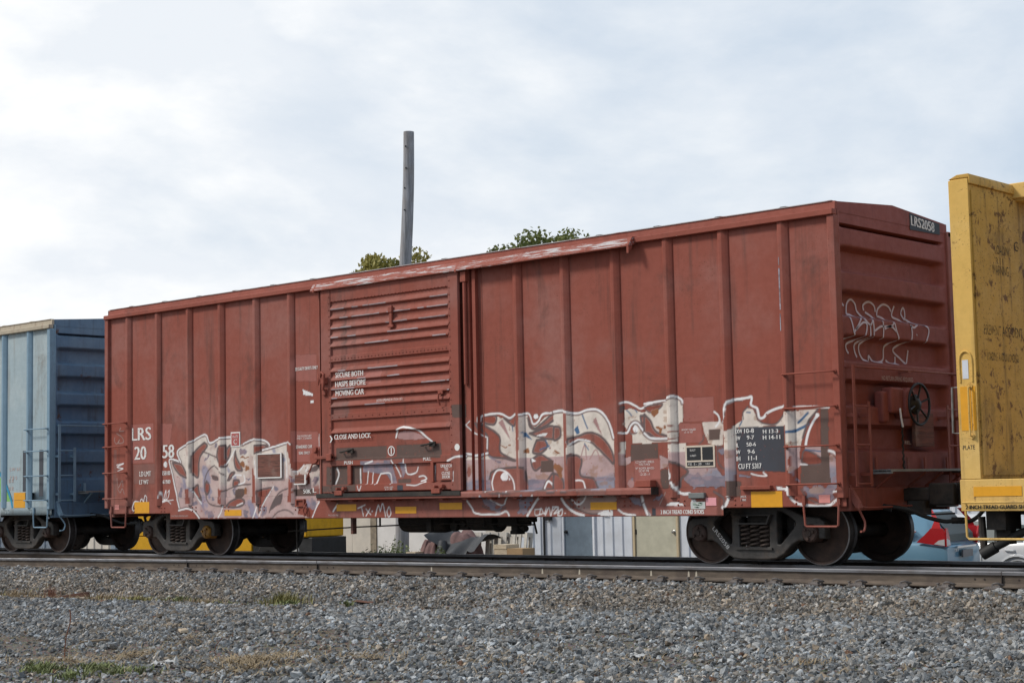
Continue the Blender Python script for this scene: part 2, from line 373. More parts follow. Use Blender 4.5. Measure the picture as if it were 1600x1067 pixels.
GRAF=[('qF',0,'-708,239 -640,239 -640,167 -706,167'),
('qF',0,'-619,237 -584,235 -591,198 -619,197'),
('qE',0,'-703,165 -638,165 -638,129 -701,130'),
('qE',0,'-765,195 -755,195 -755,108 -767,108'),
('qL',0,'-563,83 -574,119 -587,153 -593,167 -586,171 -560,166 -565,174 -568,186 -548,195 -528,200 -490,211 -475,196 -450,204 -418,205 -416,188 -387,192 -361,197 -363,67 -509,67 -516,77 -534,84'),
('qL',0,'-398,188 -384,191 -363,199 -351,199 -331,196 -316,191 -316,185 -333,180 -301,185 -268,191 -261,178 -255,155 -253,144 -242,145 -227,153 -209,154 -184,156 -185,106 -189,93 -207,67 -400,67'),
('pR',0,'-584,166 -562,163 -553,157 -541,141 -538,137 -558,142 -571,150 -580,159'),
('sG',38,'-584,166 -562,163 -553,157 -541,141 -538,137 -558,142 -571,150 -580,159 -584,166'),
('pR',0,'-491,198 -483,193 -491,185 -503,175 -508,162 -508,147 -511,138 -521,142 -527,150 -528,165 -524,179 -510,189 -498,195'),
('sG',38,'-491,198 -483,193 -491,185 -503,175 -508,162 -508,147 -511,138 -521,142 -527,150 -528,165 -524,179 -510,189 -498,195 -491,198'),
('pR',0,'-454,187 -432,191 -432,175 -428,163 -428,157 -440,155 -452,163 -457,175'),
('sG',37,'-454,187 -432,191 -432,175 -428,163 -428,157 -440,155 -452,163 -457,175 -454,187'),
('pR',0,'-430,184 -420,191 -418,185 -420,176 -427,167 -431,175'),
('sG',37,'-430,184 -420,191 -418,185 -420,176 -427,167 -431,175 -430,184'),
('pR',0,'-406,181 -402,169 -390,153 -388,147 -402,149 -409,162'),
('sG',37,'-406,181 -402,169 -390,153 -388,147 -402,149 -409,162 -406,181'),
('pR',0,'-470,140 -457,137 -454,133 -467,135'),
('sG',37,'-470,140 -457,137 -454,133 -467,135 -470,140'),
('pR',0,'-486,131 -479,125 -478,116 -484,108 -490,113 -491,124'),
('sG',38,'-486,131 -479,125 -478,116 -484,108 -490,113 -491,124 -486,131'),
('pR',0,'-526,118 -511,125 -509,116 -506,109 -500,98 -516,107'),
('sG',38,'-526,118 -511,125 -509,116 -506,109 -500,98 -516,107 -526,118'),
('pR',0,'-428,131 -418,143 -408,144 -421,133'),
('sG',37,'-428,131 -418,143 -408,144 -421,133 -428,131'),
('pR',0,'-411,131 -397,131 -398,123 -412,121'),
('sG',37,'-411,131 -397,131 -398,123 -412,121 -411,131'),
('pR',0,'-431,88 -414,97 -393,101 -381,95 -388,88 -412,85'),
('sG',37,'-431,88 -414,97 -393,101 -381,95 -388,88 -412,85 -431,88'),
('pD',0,'-404,115 -383,116 -382,106 -395,100 -407,104'),
('sG',23,'-498,183 -476,177 -457,171'),
('sG',23,'-464,158 -481,149 -491,134 -491,116 -482,96 -467,89 -440,87'),
('sG',22,'-440,112 -419,118 -395,122 -365,124'),
('sG',22,'-462,156 -447,147 -433,139'),
('pB',0,'-458,190 -459,186 -463,185 -466,186 -467,190 -466,194 -462,195 -459,193'),
('pB',0,'-479,171 -481,169 -485,168 -488,169 -490,171 -488,173 -485,174 -481,173'),
('pB',0,'-490,153 -491,151 -493,150 -495,151 -496,153 -495,155 -493,156 -491,155'),
('pB',0,'-378,178 -380,174 -385,173 -390,174 -392,179 -390,183 -385,184 -380,182'),
('pB',0,'-554,111 -555,106 -560,104 -564,106 -566,111 -564,116 -560,118 -555,116'),
('pB',0,'-512,94 -514,91 -519,90 -523,91 -525,95 -523,98 -519,99 -514,98'),
('pB',0,'-464,101 -466,97 -469,95 -473,97 -474,101 -473,104 -469,106 -466,104'),
('pB',0,'-467,74 -470,70 -477,69 -484,70 -487,74 -484,78 -477,79 -470,77'),
('pB',0,'-403,113 -405,110 -409,109 -413,110 -415,113 -413,116 -409,118 -405,116'),
('pB',0,'-499,121 -499,119 -501,118 -503,119 -504,121 -503,122 -501,123 -499,122'),
('pB',0,'-374,78 -376,75 -381,73 -386,75 -388,78 -386,81 -381,82 -376,81'),
('pO',0,'-378,158 -380,155 -385,154 -390,156 -392,159 -390,162 -385,163 -380,162'),
('pO',0,'-371,168 -374,167 -380,167 -387,168 -390,169 -387,170 -380,170 -374,170'),
('pO',0,'-368,151 -370,148 -374,147 -378,148 -379,151 -378,154 -374,155 -369,153'),
('pO',0,'-372,114 -373,111 -376,110 -380,111 -381,114 -380,117 -376,119 -373,117'),
('qR',0,'-549,118 -531,118 -529,92 -546,92'),
('qR',0,'-452,192 -442,191 -442,154 -451,160'),
('qR',0,'-455,118 -439,115 -439,91 -454,92'),
('sP',21,'-452,106 -445,100 -440,106'),
('sW',31,'-563,82 -576,119 -587,151 -594,169 -586,172 -560,166'),
('sW',30,'-560,166 -569,186 -530,200 -489,212 -476,197 -447,204 -418,205'),
('sW',30,'-566,81 -541,84 -521,79 -506,67'),
('sW',29,'-387,191 -364,197'),
('sW',21,'-406,184 -418,170 -433,157'),
('sW',21,'-414,136 -404,140 -390,139'),
('sW',21,'-383,139 -381,128 -397,124'),
('sW',21,'-528,118 -516,107 -499,92'),
('sW',24,'-440,88 -445,77 -453,68'),
('sW',21,'-402,88 -386,92'),
('pR',0,'-350,188 -333,189 -320,187 -329,183 -340,178 -351,175'),
('sG',29,'-350,188 -333,189 -320,187 -329,183 -340,178 -351,175 -350,188'),
('qR',0,'-361,152 -348,137 -346,92 -361,92'),
('qR',0,'-270,189 -252,185 -253,158 -270,176'),
('qR',0,'-266,138 -253,135 -254,92 -269,93'),
('pR',0,'-346,111 -330,115 -309,116 -323,102 -334,87 -344,76 -343,99'),
('sG',29,'-346,111 -330,115 -309,116 -323,102 -334,87 -344,76 -343,99 -346,111'),
('pG',0,'-300,99 -282,107 -285,91 -298,86 -312,80'),
('qR',0,'-241,84 -198,83 -185,92 -185,67 -209,66 -224,70 -243,72'),
('pG',0,'-220,141 -203,150 -186,155 -197,142'),
('qF',0,'-254,209 -192,206 -186,155 -253,158'),
('qD',0,'-252,114 -190,114 -190,102 -250,102'),
('qF',0,'-204,117 -191,118 -191,104 -203,103'),
('qR',0,'-242,137 -213,137 -213,121 -242,121'),
('qR',0,'-243,97 -221,97 -221,84 -243,84'),
('sW',29,'-384,192 -363,198 -349,199 -329,196 -315,189 -317,184 -333,180'),
('sW',29,'-333,180 -301,185 -268,191'),
('sW',29,'-261,190 -256,187'),
('sW',17,'-251,143 -240,143 -227,153'),
('sW',23,'-223,142 -218,149'),
('sW',22,'-189,92 -198,81 -207,67'),
('sW',14,'-342,70 -335,85 -321,102 -305,119'),
('sW',23,'-359,67 -349,85'),
('sW',23,'-351,168 -346,150 -345,134'),
('sW',20,'-275,177 -271,153 -271,133'),
('sW',20,'-189,201 -189,182'),
('sG',23,'-316,76 -305,94 -289,109 -269,115'),
('sG',20,'-308,67 -292,77 -272,80 -254,73'),
('pB',0,'-320,77 -322,72 -328,70 -333,72 -336,77 -333,82 -328,85 -322,82'),
('pB',0,'-296,113 -297,109 -300,107 -303,109 -304,113 -303,117 -300,119 -297,117'),
('pB',0,'-253,132 -254,129 -258,128 -261,129 -262,132 -261,135 -258,137 -254,135'),
('pB',0,'-197,88 -199,82 -204,79 -209,82 -212,88 -209,94 -204,96 -199,94'),
('pB',0,'-192,125 -194,121 -199,120 -205,122 -207,126 -204,130 -199,131 -194,129'),
('pB',0,'-367,133 -368,131 -371,130 -374,131 -375,133 -374,136 -371,136 -368,135'),
('pB',0,'-370,73 -373,70 -379,69 -384,70 -387,73 -384,76 -378,78 -373,76'),
('qK',0,'172,203 203,213 231,206 242,213 265,212 269,198 280,194 298,207 332,217 328,102 145,105 147,157 187,157 210,152 211,181 188,195'),
('pR',0,'167,204 188,196 210,182 211,160 240,147 217,151 187,156 186,182 176,192'),
('sG',33,'167,204 188,196 210,182 211,160 240,147 217,151 187,156 186,182 176,192 167,204'),
('pR',0,'191,130 205,135 238,137 256,135 262,117 262,103 191,104'),
('sG',32,'191,130 205,135 238,137 256,135 262,117 262,103 191,104 191,130'),
('pR',0,'177,209 181,214 203,213 200,201 181,203'),
('sG',33,'177,209 181,214 203,213 200,201 181,203 177,209'),
('pR',0,'219,209 230,206 241,213 240,198 232,200'),
('sG',32,'219,209 230,206 241,213 240,198 232,200 219,209'),
('pR',0,'266,207 271,197 280,192 298,202 312,210 329,212 311,200 298,194 280,190 269,195'),
('sG',32,'266,207 271,197 280,192 298,202 312,210 329,212 311,200 298,194 280,190 269,195 266,207'),
('pR',0,'268,185 284,188 298,192 311,194 322,190 324,178 319,175 302,176 284,180'),
('sG',32,'268,185 284,188 298,192 311,194 322,190 324,178 319,175 302,176 284,180 268,185'),
('pR',0,'282,175 297,174 301,164 288,156 274,158'),
('sG',32,'282,175 297,174 301,164 288,156 274,158 282,175'),
('pR',0,'270,147 288,154 305,147 310,142 289,136 278,132 272,137'),
('sG',32,'270,147 288,154 305,147 310,142 289,136 278,132 272,137 270,147'),
('pR',0,'291,105 311,127 320,121 328,115 328,104'),
('sG',31,'291,105 311,127 320,121 328,115 328,104 291,105'),
('qD',0,'289,145 314,145 313,129 288,129'),
('qR',0,'246,217 252,216 250,104 241,104'),
('qB',0,'162,120 190,120 189,104 162,105'),
('qB',0,'264,119 298,119 291,105 264,103'),
('qP',0,'208,203 216,208 232,176'),
('pO',0,'269,157 267,154 263,154 259,155 257,157 259,159 263,160 267,159'),
('pO',0,'327,132 325,127 322,125 319,127 318,132 319,137 323,139 326,137'),
('pO',0,'233,171 232,170 229,169 227,170 226,171 227,172 229,172 232,172'),
('pO',0,'224,170 222,169 218,169 214,170 212,170 214,171 218,171 222,171'),
('pR',0,'157,132 156,127 153,125 150,127 149,133 151,138 153,140 156,138'),
('qS',0,'255,189 262,187 274,175 257,182'),
('sS',17,'235,197 236,190'),
('sB',27,'189,154 203,147 210,145'),
('sS',15,'299,174 306,162'),
('sS',15,'288,161 306,166'),
('sW',31,'172,207 177,215 212,216 230,209 241,214'),
('sW',30,'253,213 268,213 275,199 285,201 294,211 312,213 332,216'),
('sW',14,'148,202 157,207'),
('sW',21,'150,201 167,189 185,182'),
('sW',24,'185,180 184,166'),
('sW',34,'166,156 185,159'),
('sW',35,'147,159 159,158'),
('sW',24,'195,104 193,118 203,133 221,131 235,117 237,104'),
('sW',30,'295,106 303,116 315,106'),
('sW',31,'142,90 152,79 161,71 203,70 220,74 226,68'),
('sW',24,'183,96 197,87 215,83 220,90 223,95'),
('sW',37,'286,95 272,80 261,67'),
('pW',0,'286,209 285,206 281,205 278,206 277,209 278,212 282,213 285,212'),
('pW',0,'225,124 223,119 217,118 212,120 210,124 213,129 218,131 223,129'),
('pW',0,'229,120 229,119 227,118 226,119 225,120 226,121 227,122 229,121'),
('pW',0,'282,181 293,184 302,184 297,180'),
('qW',0,'271,150 281,145 272,143'),
('pB',0,'169,93 185,77 208,76 220,82 201,82 185,94'),
('pB',0,'248,92 275,93 254,68 243,77'),
('sG',20,'173,82 196,75 220,79'),
('sW',15,'276,74 278,68 290,70'),
('sW',15,'288,77 276,76'),
('sW',15,'285,70 288,78 294,70 298,79'),
('sW',15,'296,68 303,79 306,67 310,80'),
('sW',15,'310,79 321,79 312,70 327,76'),
('qK',0,'315,214 333,213 341,214 361,210 378,214 395,214 407,206 417,191 424,173 423,104 416,101 312,103'),
('pR',0,'342,174 360,178 377,182 394,179 408,170 420,154 422,138 411,146 397,158 381,169 364,172 346,166'),
('sG',31,'342,174 360,178 377,182 394,179 408,170 420,154 422,138 411,146 397,158 381,169 364,172 346,166 342,174'),
('pR',0,'342,151 355,151 365,144 361,128 366,121 385,118 391,109 391,103 357,102 338,104'),
('sG',31,'342,151 355,151 365,144 361,128 366,121 385,118 391,109 391,103 357,102 338,104 342,151'),
('pR',0,'315,193 326,191 326,178 314,174'),
('sG',31,'315,193 326,191 326,178 314,174 315,193'),
('pR',0,'313,127 328,119 329,102 312,103'),
('sG',31,'313,127 328,119 329,102 312,103 313,127'),
('qR',0,'336,219 343,219 340,102 333,102'),
('pO',0,'331,130 329,123 323,120 318,123 316,131 318,137 324,140 329,137'),
('pO',0,'325,155 324,154 320,153 316,154 315,155 316,157 320,157 324,156'),
('qP',0,'387,197 392,203 404,175'),
('sP',13,'363,147 371,165 374,145'),
('sP',13,'380,145 391,158 398,145'),
('sS',20,'368,207 372,198 377,188'),
('qS',0,'352,187 359,193 363,182 357,180'),
('sS',10,'371,167 378,158'),
('sB',39,'390,117 423,117'),
('qE',0,'374,102 423,102 418,95 374,96'),
('sW',33,'315,214 331,215 346,211 361,210 378,214 395,213 407,206 417,191 423,173'),
('sW',23,'346,167 360,173 381,170'),
('sW',23,'353,116 366,115 370,105'),
('qK',0,'443,211 455,212 473,206 491,205 489,163 456,164 456,175 449,180 442,188'),
('qK',0,'436,168 445,167 442,145 453,147 452,138 442,134 435,134'),
('pR',0,'471,201 490,199 490,177 478,182 472,192'),
('sG',32,'471,201 490,199 490,177 478,182 472,192 471,201'),
('pR',0,'452,185 456,189 464,179 453,178'),
('sG',16,'452,185 456,189 464,179 453,178 452,185'),
('qG',0,'438,217 445,215 442,207 437,206'),
('sW',29,'438,220 449,221 463,215 473,211 491,218'),
('sW',29,'436,179 447,179 454,189 464,192 476,180 489,168'),
('pW',0,'466,183 465,180 462,179 459,180 457,184 459,187 462,188 465,186'),
('sS',16,'447,210 456,202'),
('sS',13,'462,210 465,206'),
('qD',0,'453,163 489,163 488,137 452,140'),
('qF',0,'457,141 488,141 487,105 459,107'),
('pP',0,'457,110 455,105 451,104 447,106 445,110 447,114 451,116 456,114'),
('pB',0,'456,113 455,111 453,110 451,111 450,113 451,115 453,116 456,115'),
('pN',0,'357,92 389,95 426,94 424,85 409,72 384,69 356,76'),
('sG',23,'338,89 356,76 384,69 409,72'),
('pW',0,'392,69 403,74 417,75 418,66 402,66'),
('pB',0,'448,91 465,92 470,75 458,81'),
('sW',41,'327,91 335,81 352,71 367,67'),
('sW',23,'346,89 357,82 367,87 371,94'),
('sW',44,'470,92 474,78 482,67'),
('sW',29,'429,75 440,69 458,67'),
('sW',13,'311,75 318,79 322,70'),
('sW',13,'324,76 319,68 326,68 328,76 324,76'),
('sW',15,'332,71 334,71'),
('qK',0,'478,205 491,214 517,218 515,164 499,164 476,165'),
('pR',0,'478,212 491,215 509,215 499,207 486,205'),
('sG',17,'478,212 491,215 509,215 499,207 486,205 478,212'),
('pR',0,'478,203 488,193 496,179 514,172 514,168 497,169 485,176 477,180'),
('sG',33,'478,203 488,193 496,179 514,172 514,168 497,169 485,176 477,180 478,203'),
('qK',0,'517,223 528,226 540,222 543,213 542,190 535,188 533,163 519,164 517,189'),
('sW',26,'478,217 499,219 517,220'),
('sW',30,'477,177 489,170 514,169'),
('sW',29,'517,222 529,225 540,220 542,215'),
('sR',23,'518,186 527,185'),
('sR',16,'517,177 533,178'),
('sR',16,'518,167 532,169'),
('pO',0,'499,204 497,201 494,199 491,201 490,204 492,208 495,209 498,208'),
('pO',0,'510,179 508,177 504,176 500,177 498,179 500,182 504,182 508,181'),
('pO',0,'511,185 510,183 508,182 507,183 506,186 507,188 508,189 510,188'),
('qF',0,'544,222 593,221 593,188 543,190'),
('qF',0,'535,188 572,187 573,162 536,161'),
('qK',0,'573,188 603,188 608,185 605,157 594,156 582,160 575,176'),
('qD',0,'583,178 602,178 600,164 583,164'),
('sW',26,'593,201 599,196 601,188 595,182'),
('sW',29,'607,188 612,196 615,208 623,213 637,214'),
('sG',16,'575,171 574,165 567,160'),
('qK',0,'518,162 546,161 548,143 593,129 604,116 608,113 603,103 556,103 542,111 539,117 547,125 535,132 517,141'),
('pB',0,'545,119 557,122 576,118 604,116 607,108 603,103 556,103 545,111'),
('qK',0,'501,148 517,141 515,131 502,128'),
('pD',0,'502,125 516,126 518,105 505,103'),
('qD',0,'476,162 499,163 499,142 476,143'),
('qF',0,'476,143 502,142 502,115 475,115'),
('pR',0,'518,139 533,134 548,124 536,114 534,103 524,103 519,118'),
('sG',33,'518,139 533,134 548,124 536,114 534,103 524,103 519,118 518,139'),
('pR',0,'596,156 605,153 607,138 609,125 597,135'),
('sG',19,'596,156 605,153 607,138 609,125 597,135 596,156'),
('sW',29,'517,131 521,119 519,115'),
('sW',36,'523,110 534,96 550,95'),
('qK',0,'609,175 627,179 624,109 609,110 606,132'),
('qD',0,'611,110 632,109 632,90 612,90'),
('pR',0,'622,135 621,128 619,125 617,128 616,135 617,142 619,144 621,141'),
('pR',0,'617,154 616,149 615,148 613,150 613,154 614,159 615,160 617,158'),
('pO',0,'619,167 619,162 617,160 616,162 615,167 616,171 618,173 619,171'),
('pB',0,'607,149 606,146 603,145 600,146 599,150 600,153 603,154 606,153'),
('pW',0,'511,80 519,84 531,84 543,79'),
('qW',0,'551,79 553,88 561,86 561,79'),
('pB',0,'490,89 503,97 498,84'),
('sN',16,'500,81 510,97'),
('sW',44,'602,76 608,81 612,89'),
('sG',32,'589,97 603,89 604,79'),
('sW',40,'473,81 479,68'),
('qF',0,'493,79 594,78 592,66 493,66'),
('qY',0,'487,77 493,76 493,66 486,67'),
('qK',0,'608,171 623,180 627,181 624,122 626,119 615,116 606,126'),
('qK',0,'623,181 636,188 637,197 644,203 653,202 659,192 660,186 668,182 686,180 693,186 704,197 703,178 627,179'),
('sG',18,'638,189 638,198 646,205'),
('sG',21,'657,201 661,188 670,182 688,181 702,195'),
('sS',18,'644,198 649,197'),
('sS',12,'632,181 636,187'),
('sW',33,'609,191 613,207 621,214 643,216 652,217 651,207 660,202 663,190 670,190 678,197 703,203'),
('qK',0,'703,197 716,197 723,196 721,140 724,129 709,117 704,123 704,144'),
('qK',0,'723,197 752,197 736,181 730,166 725,158 721,140'),
('pR',0,'711,132 710,127 709,125 708,127 707,132 708,137 710,139 711,137'),
('pO',0,'707,151 706,149 705,148 704,149 704,151 704,153 705,154 707,153'),
('sB',20,'715,129 713,117 719,108'),
('sS',29,'721,181 730,188 736,193'),
('sS',35,'706,170 719,172 736,179'),
('sS',23,'715,170 729,175'),
('sW',20,'716,201 734,201 766,198'),
('sG',29,'750,196 736,182 727,162'),
('sW',32,'731,153 735,168 743,182 750,190'),
('pW',0,'752,189 751,187 749,186 747,187 746,189 747,191 749,192 751,191'),
('qK',0,'730,151 753,150 753,137 740,143 730,147'),
('pR',0,'724,132 728,146 740,143 753,135 753,129 734,128'),
('sG',20,'724,132 728,146 740,143 753,135 753,129 734,128 724,132'),
('sW',15,'722,129 732,128'),
('sS',13,'730,147 753,144'),
('pK',0,'765,141 773,136 778,129 778,110 775,100 764,96'),
('pB',0,'776,110 774,105 771,103 767,105 766,110 768,115 771,117 775,115'),
('pB',0,'726,99 773,102 769,89 759,82 746,83 732,88'),
('pN',0,'756,96 753,93 744,92 736,93 733,96 736,99 745,101 753,99'),
('sG',20,'722,98 732,86 750,80 761,82'),
('qD',0,'754,197 765,197 764,126 765,105 721,105 723,128 752,127'),
('sW',32,'764,145 772,142 779,132'),
('sW',23,'779,103 778,96 769,94'),
('sW',35,'705,104 705,91 713,82 728,78 759,77 772,84 781,90'),
('sW',18,'648,119 660,116 671,116 666,120'),
('qW',0,'685,103 693,101 704,100 703,96 686,97'),
('qB',0,'628,119 648,116 646,114 628,115'),
('qY',0,'626,179 700,178 702,120 628,123'),
('qD',0,'611,110 629,110 629,91 612,91'),
('sW',20,'-686,98 -699,97 -705,84 -693,80 -682,85'),
('sW',19,'-679,101 -684,90 -677,84 -669,92 -675,102 -679,101'),
('sW',19,'-671,84 -668,107 -662,105 -660,92'),
('sW',13,'-622,103 -617,117 -613,102'),
('sW',13,'-610,102 -604,117 -604,102 -610,102'),
('sW',13,'-599,113 -593,117 -599,102 -613,98 -581,100'),
('sW',13,'-613,96 -599,98 -588,93'),
('sW',11,'-755,166 -733,168 -754,162 -735,159 -752,155'),
('sN',9,'-742,234 -746,228 -733,228'),
('sN',9,'-761,217 -763,211 -755,205 -746,212 -750,206 -734,207 -738,216 -755,224'),
('sN',9,'-754,142 -750,124 -738,137 -735,126'),
('sN',9,'-752,122 -744,115 -738,122 -731,112'),
('pW',0,'-599,163 -601,159 -605,158 -609,159 -611,163 -609,167 -605,169 -601,167'),
('qD',0,'-135,177 100,177 101,155 -135,157'),
('qR',0,'-18,179 4,179 4,159 -18,158'),
('pP',0,'12,197 39,197 68,185 11,186'),
('sW',28,'3,189 8,200 23,204 50,199 68,188 81,180'),
('qB',0,'-74,150 -8,150 3,119 -9,118 -20,132 -51,136 -74,137'),
('qB',0,'8,149 20,151 22,135 15,125'),
('qD',0,'-143,147 -108,147 -109,118 -156,119 -155,148'),
('qD',0,'-98,147 -77,147 -77,119 -99,119'),
('qB',0,'-76,155 -8,155 -8,150 -77,149'),
('qP',0,'-45,155 -22,155 -22,151 -45,151'),
('qD',0,'5,125 33,125 33,119 5,119'),
('qD',0,'-166,117 -87,118 -87,108 -166,107'),
('qY',0,'7,116 20,116 20,106 7,106'),
('sW',26,'-80,143 -80,121'),
('sW',23,'-65,150 -48,154'),
('sW',19,'-62,138 -65,119'),
('sW',19,'-51,136 -53,119'),
('sW',23,'-34,134 -44,118'),
('sW',19,'-34,134 -13,134 -9,118'),
('sW',22,'-6,154 6,137 11,129'),
('sW',22,'21,154 25,133 44,134 49,142'),
('sW',26,'-135,145 -131,135 -139,120'),
('sW',31,'116,150 131,155 148,156'),
('sW',15,'-84,116 -80,108 -75,116'),
('sW',22,'51,128 60,129 67,124 55,121'),
('sW',19,'86,144 84,121'),
('sW',19,'28,116 48,115 66,120'),
('sW',15,'128,134 127,120'),
('sW',18,'-98,81 -81,86'),
('sW',18,'-89,83 -85,69'),
('sW',18,'-79,80 -68,71'),
('sW',18,'-69,81 -79,69'),
('sW',23,'-65,76 -64,76'),
('sW',18,'-57,69 -50,86 -46,76 -40,88 -34,67'),
('sW',18,'-27,82 -31,75 -27,67 -22,73 -25,82 -27,82'),
('sW',33,'-146,87 -156,77'),
('qF',0,'-255,335 -193,332 -194,287 -255,291'),
('qW',0,'-229,277 -203,268 -204,264 -227,267'),
('qW',0,'-210,257 -201,257 -201,252 -210,252'),
('qF',0,'-133,300 -25,296 -25,283 -133,285'),
('qF',0,'-133,283 -29,281 -29,275 -133,273'),
('qE',0,'-143,250 -102,250 -103,225 -144,222'),
('qD',0,'126,233 150,233 150,213 128,214'),
]
TAGS=['-139,317 -121,314 -113,306 -108,293 -107,287 -124,280 -117,266',
'-107,293 -96,303 -89,312',
'-103,296 -85,306 -76,303 -83,287 -105,279 -106,272 -101,267',
'-137,333 -118,331 -108,327',
'-103,317 -101,330 -91,336 -81,331 -77,322 -63,314',
'-103,317 -87,314 -68,304 -60,313',
'-68,304 -69,288 -86,279 -86,270 -81,263',
'-60,313 -60,289 -75,279 -75,269 -67,261 -59,259',
'-60,324 -61,331 -47,336 -34,332 -31,324',
'-57,322 -38,315 -35,302 -37,287',
'-57,297 -43,303 -32,304 -13,306 -6,313',
'-28,319 -25,328 -11,335 3,333 9,327',
'-28,319 -10,315 -2,301 3,288 -13,279 -16,264 -26,259 -42,259 -52,266 -53,260',
'-32,301 -16,305 -2,299',
'18,335 11,321 34,314 37,291 10,277 28,266 41,260',
'35,328 41,334 45,329 44,319 36,324 35,328',
'45,319 63,314 80,310 84,303 75,288',
'36,309 45,307 58,314',
'52,298 39,287',
'-10,262 1,258 13,259 15,268',
'50,278 44,260',
]

# ------------------------------------------------------------------ the writing on the boxcar side: shapes in (X, Z) centimetres
PAL = {'W': (.80, .78, .77, 1), 'G': (.125, .098, .098, .95), 'B': (.20, .215, .275, .8), 'S': (.06, .13, .24, 1), 'D': (.115, .078, .066, .95), 'P': (.42, .25, .24, .9),
       'O': (.30, .13, .05, .75), 'F': (.37, .135, .112, .7), 'E': (.20, .12, .105, .5), 'N': (.38, .28, .25, .85), 'Y': (.058, .061, .074, 1), 'R': (0, 0, 0, 0), 'H': (.46, .47, .51, .75), 'Q': (.10, .075, .075, .7)}
for _z in (3.98, 3.83, 3.672, 3.525, 3.385, 2.985, 2.84, 2.695, 2.55, 2.42, 2.00):
    _x = -1.40
    while _x < 1.2:
        _l = random.uniform(.08, .75)
        if random.random() < (.55 if _z > 3.3 else .22):
            GRAF.append(('sH', 13, '%.2f,%.2f %.2f,%.2f' % (_x * 100, _z * 100 + .7, min(_x + _l, 1.22) * 100, _z * 100 + .7)))
        _x += _l + random.uniform(.02, .3)
M['flash'] = paint('chipped pale flashing', (.30, .13, .11), scrape=.16, chips=1.0)
CX0, CZ0, CRS = -7.95, 0.60, 0.006
CW, CH = int(15.9 / CRS), int(3.60 / CRS)
CANVAS = np.zeros((CH, CW, 4), np.float32)
gx = CX0 + (np.arange(CW) + .5) * CRS
gz = CZ0 + (np.arange(CH) + .5) * CRS
def cover_poly(p, X, Z):
    c = np.zeros(X.shape, bool); n = len(p)
    for i in range(n):
        x0, z0 = p[i]; x1, z1 = p[(i + 1) % n]
        if z0 == z1:
            continue
        k = (z0 > Z) != (z1 > Z)
        c ^= k & (X < (x1 - x0) * (Z - z0) / (z1 - z0) + x0)
    return c.astype(np.float32)
def cover_line(p, w, X, Z):
    d = np.full(X.shape, 9.0)
    for a, b in zip(p[:-1], p[1:]):
        e = b - a; L2 = max(float(e @ e), 1e-9)
        t = np.clip(((X - a[0]) * e[0] + (Z - a[1]) * e[1]) / L2, 0, 1)
        d = np.minimum(d, np.hypot(X - a[0] - t * e[0], Z - a[1] - t * e[1]))
    return (1 - sstep(w / 2 - 0.006, w / 2 + 0.008, d)).astype(np.float32)
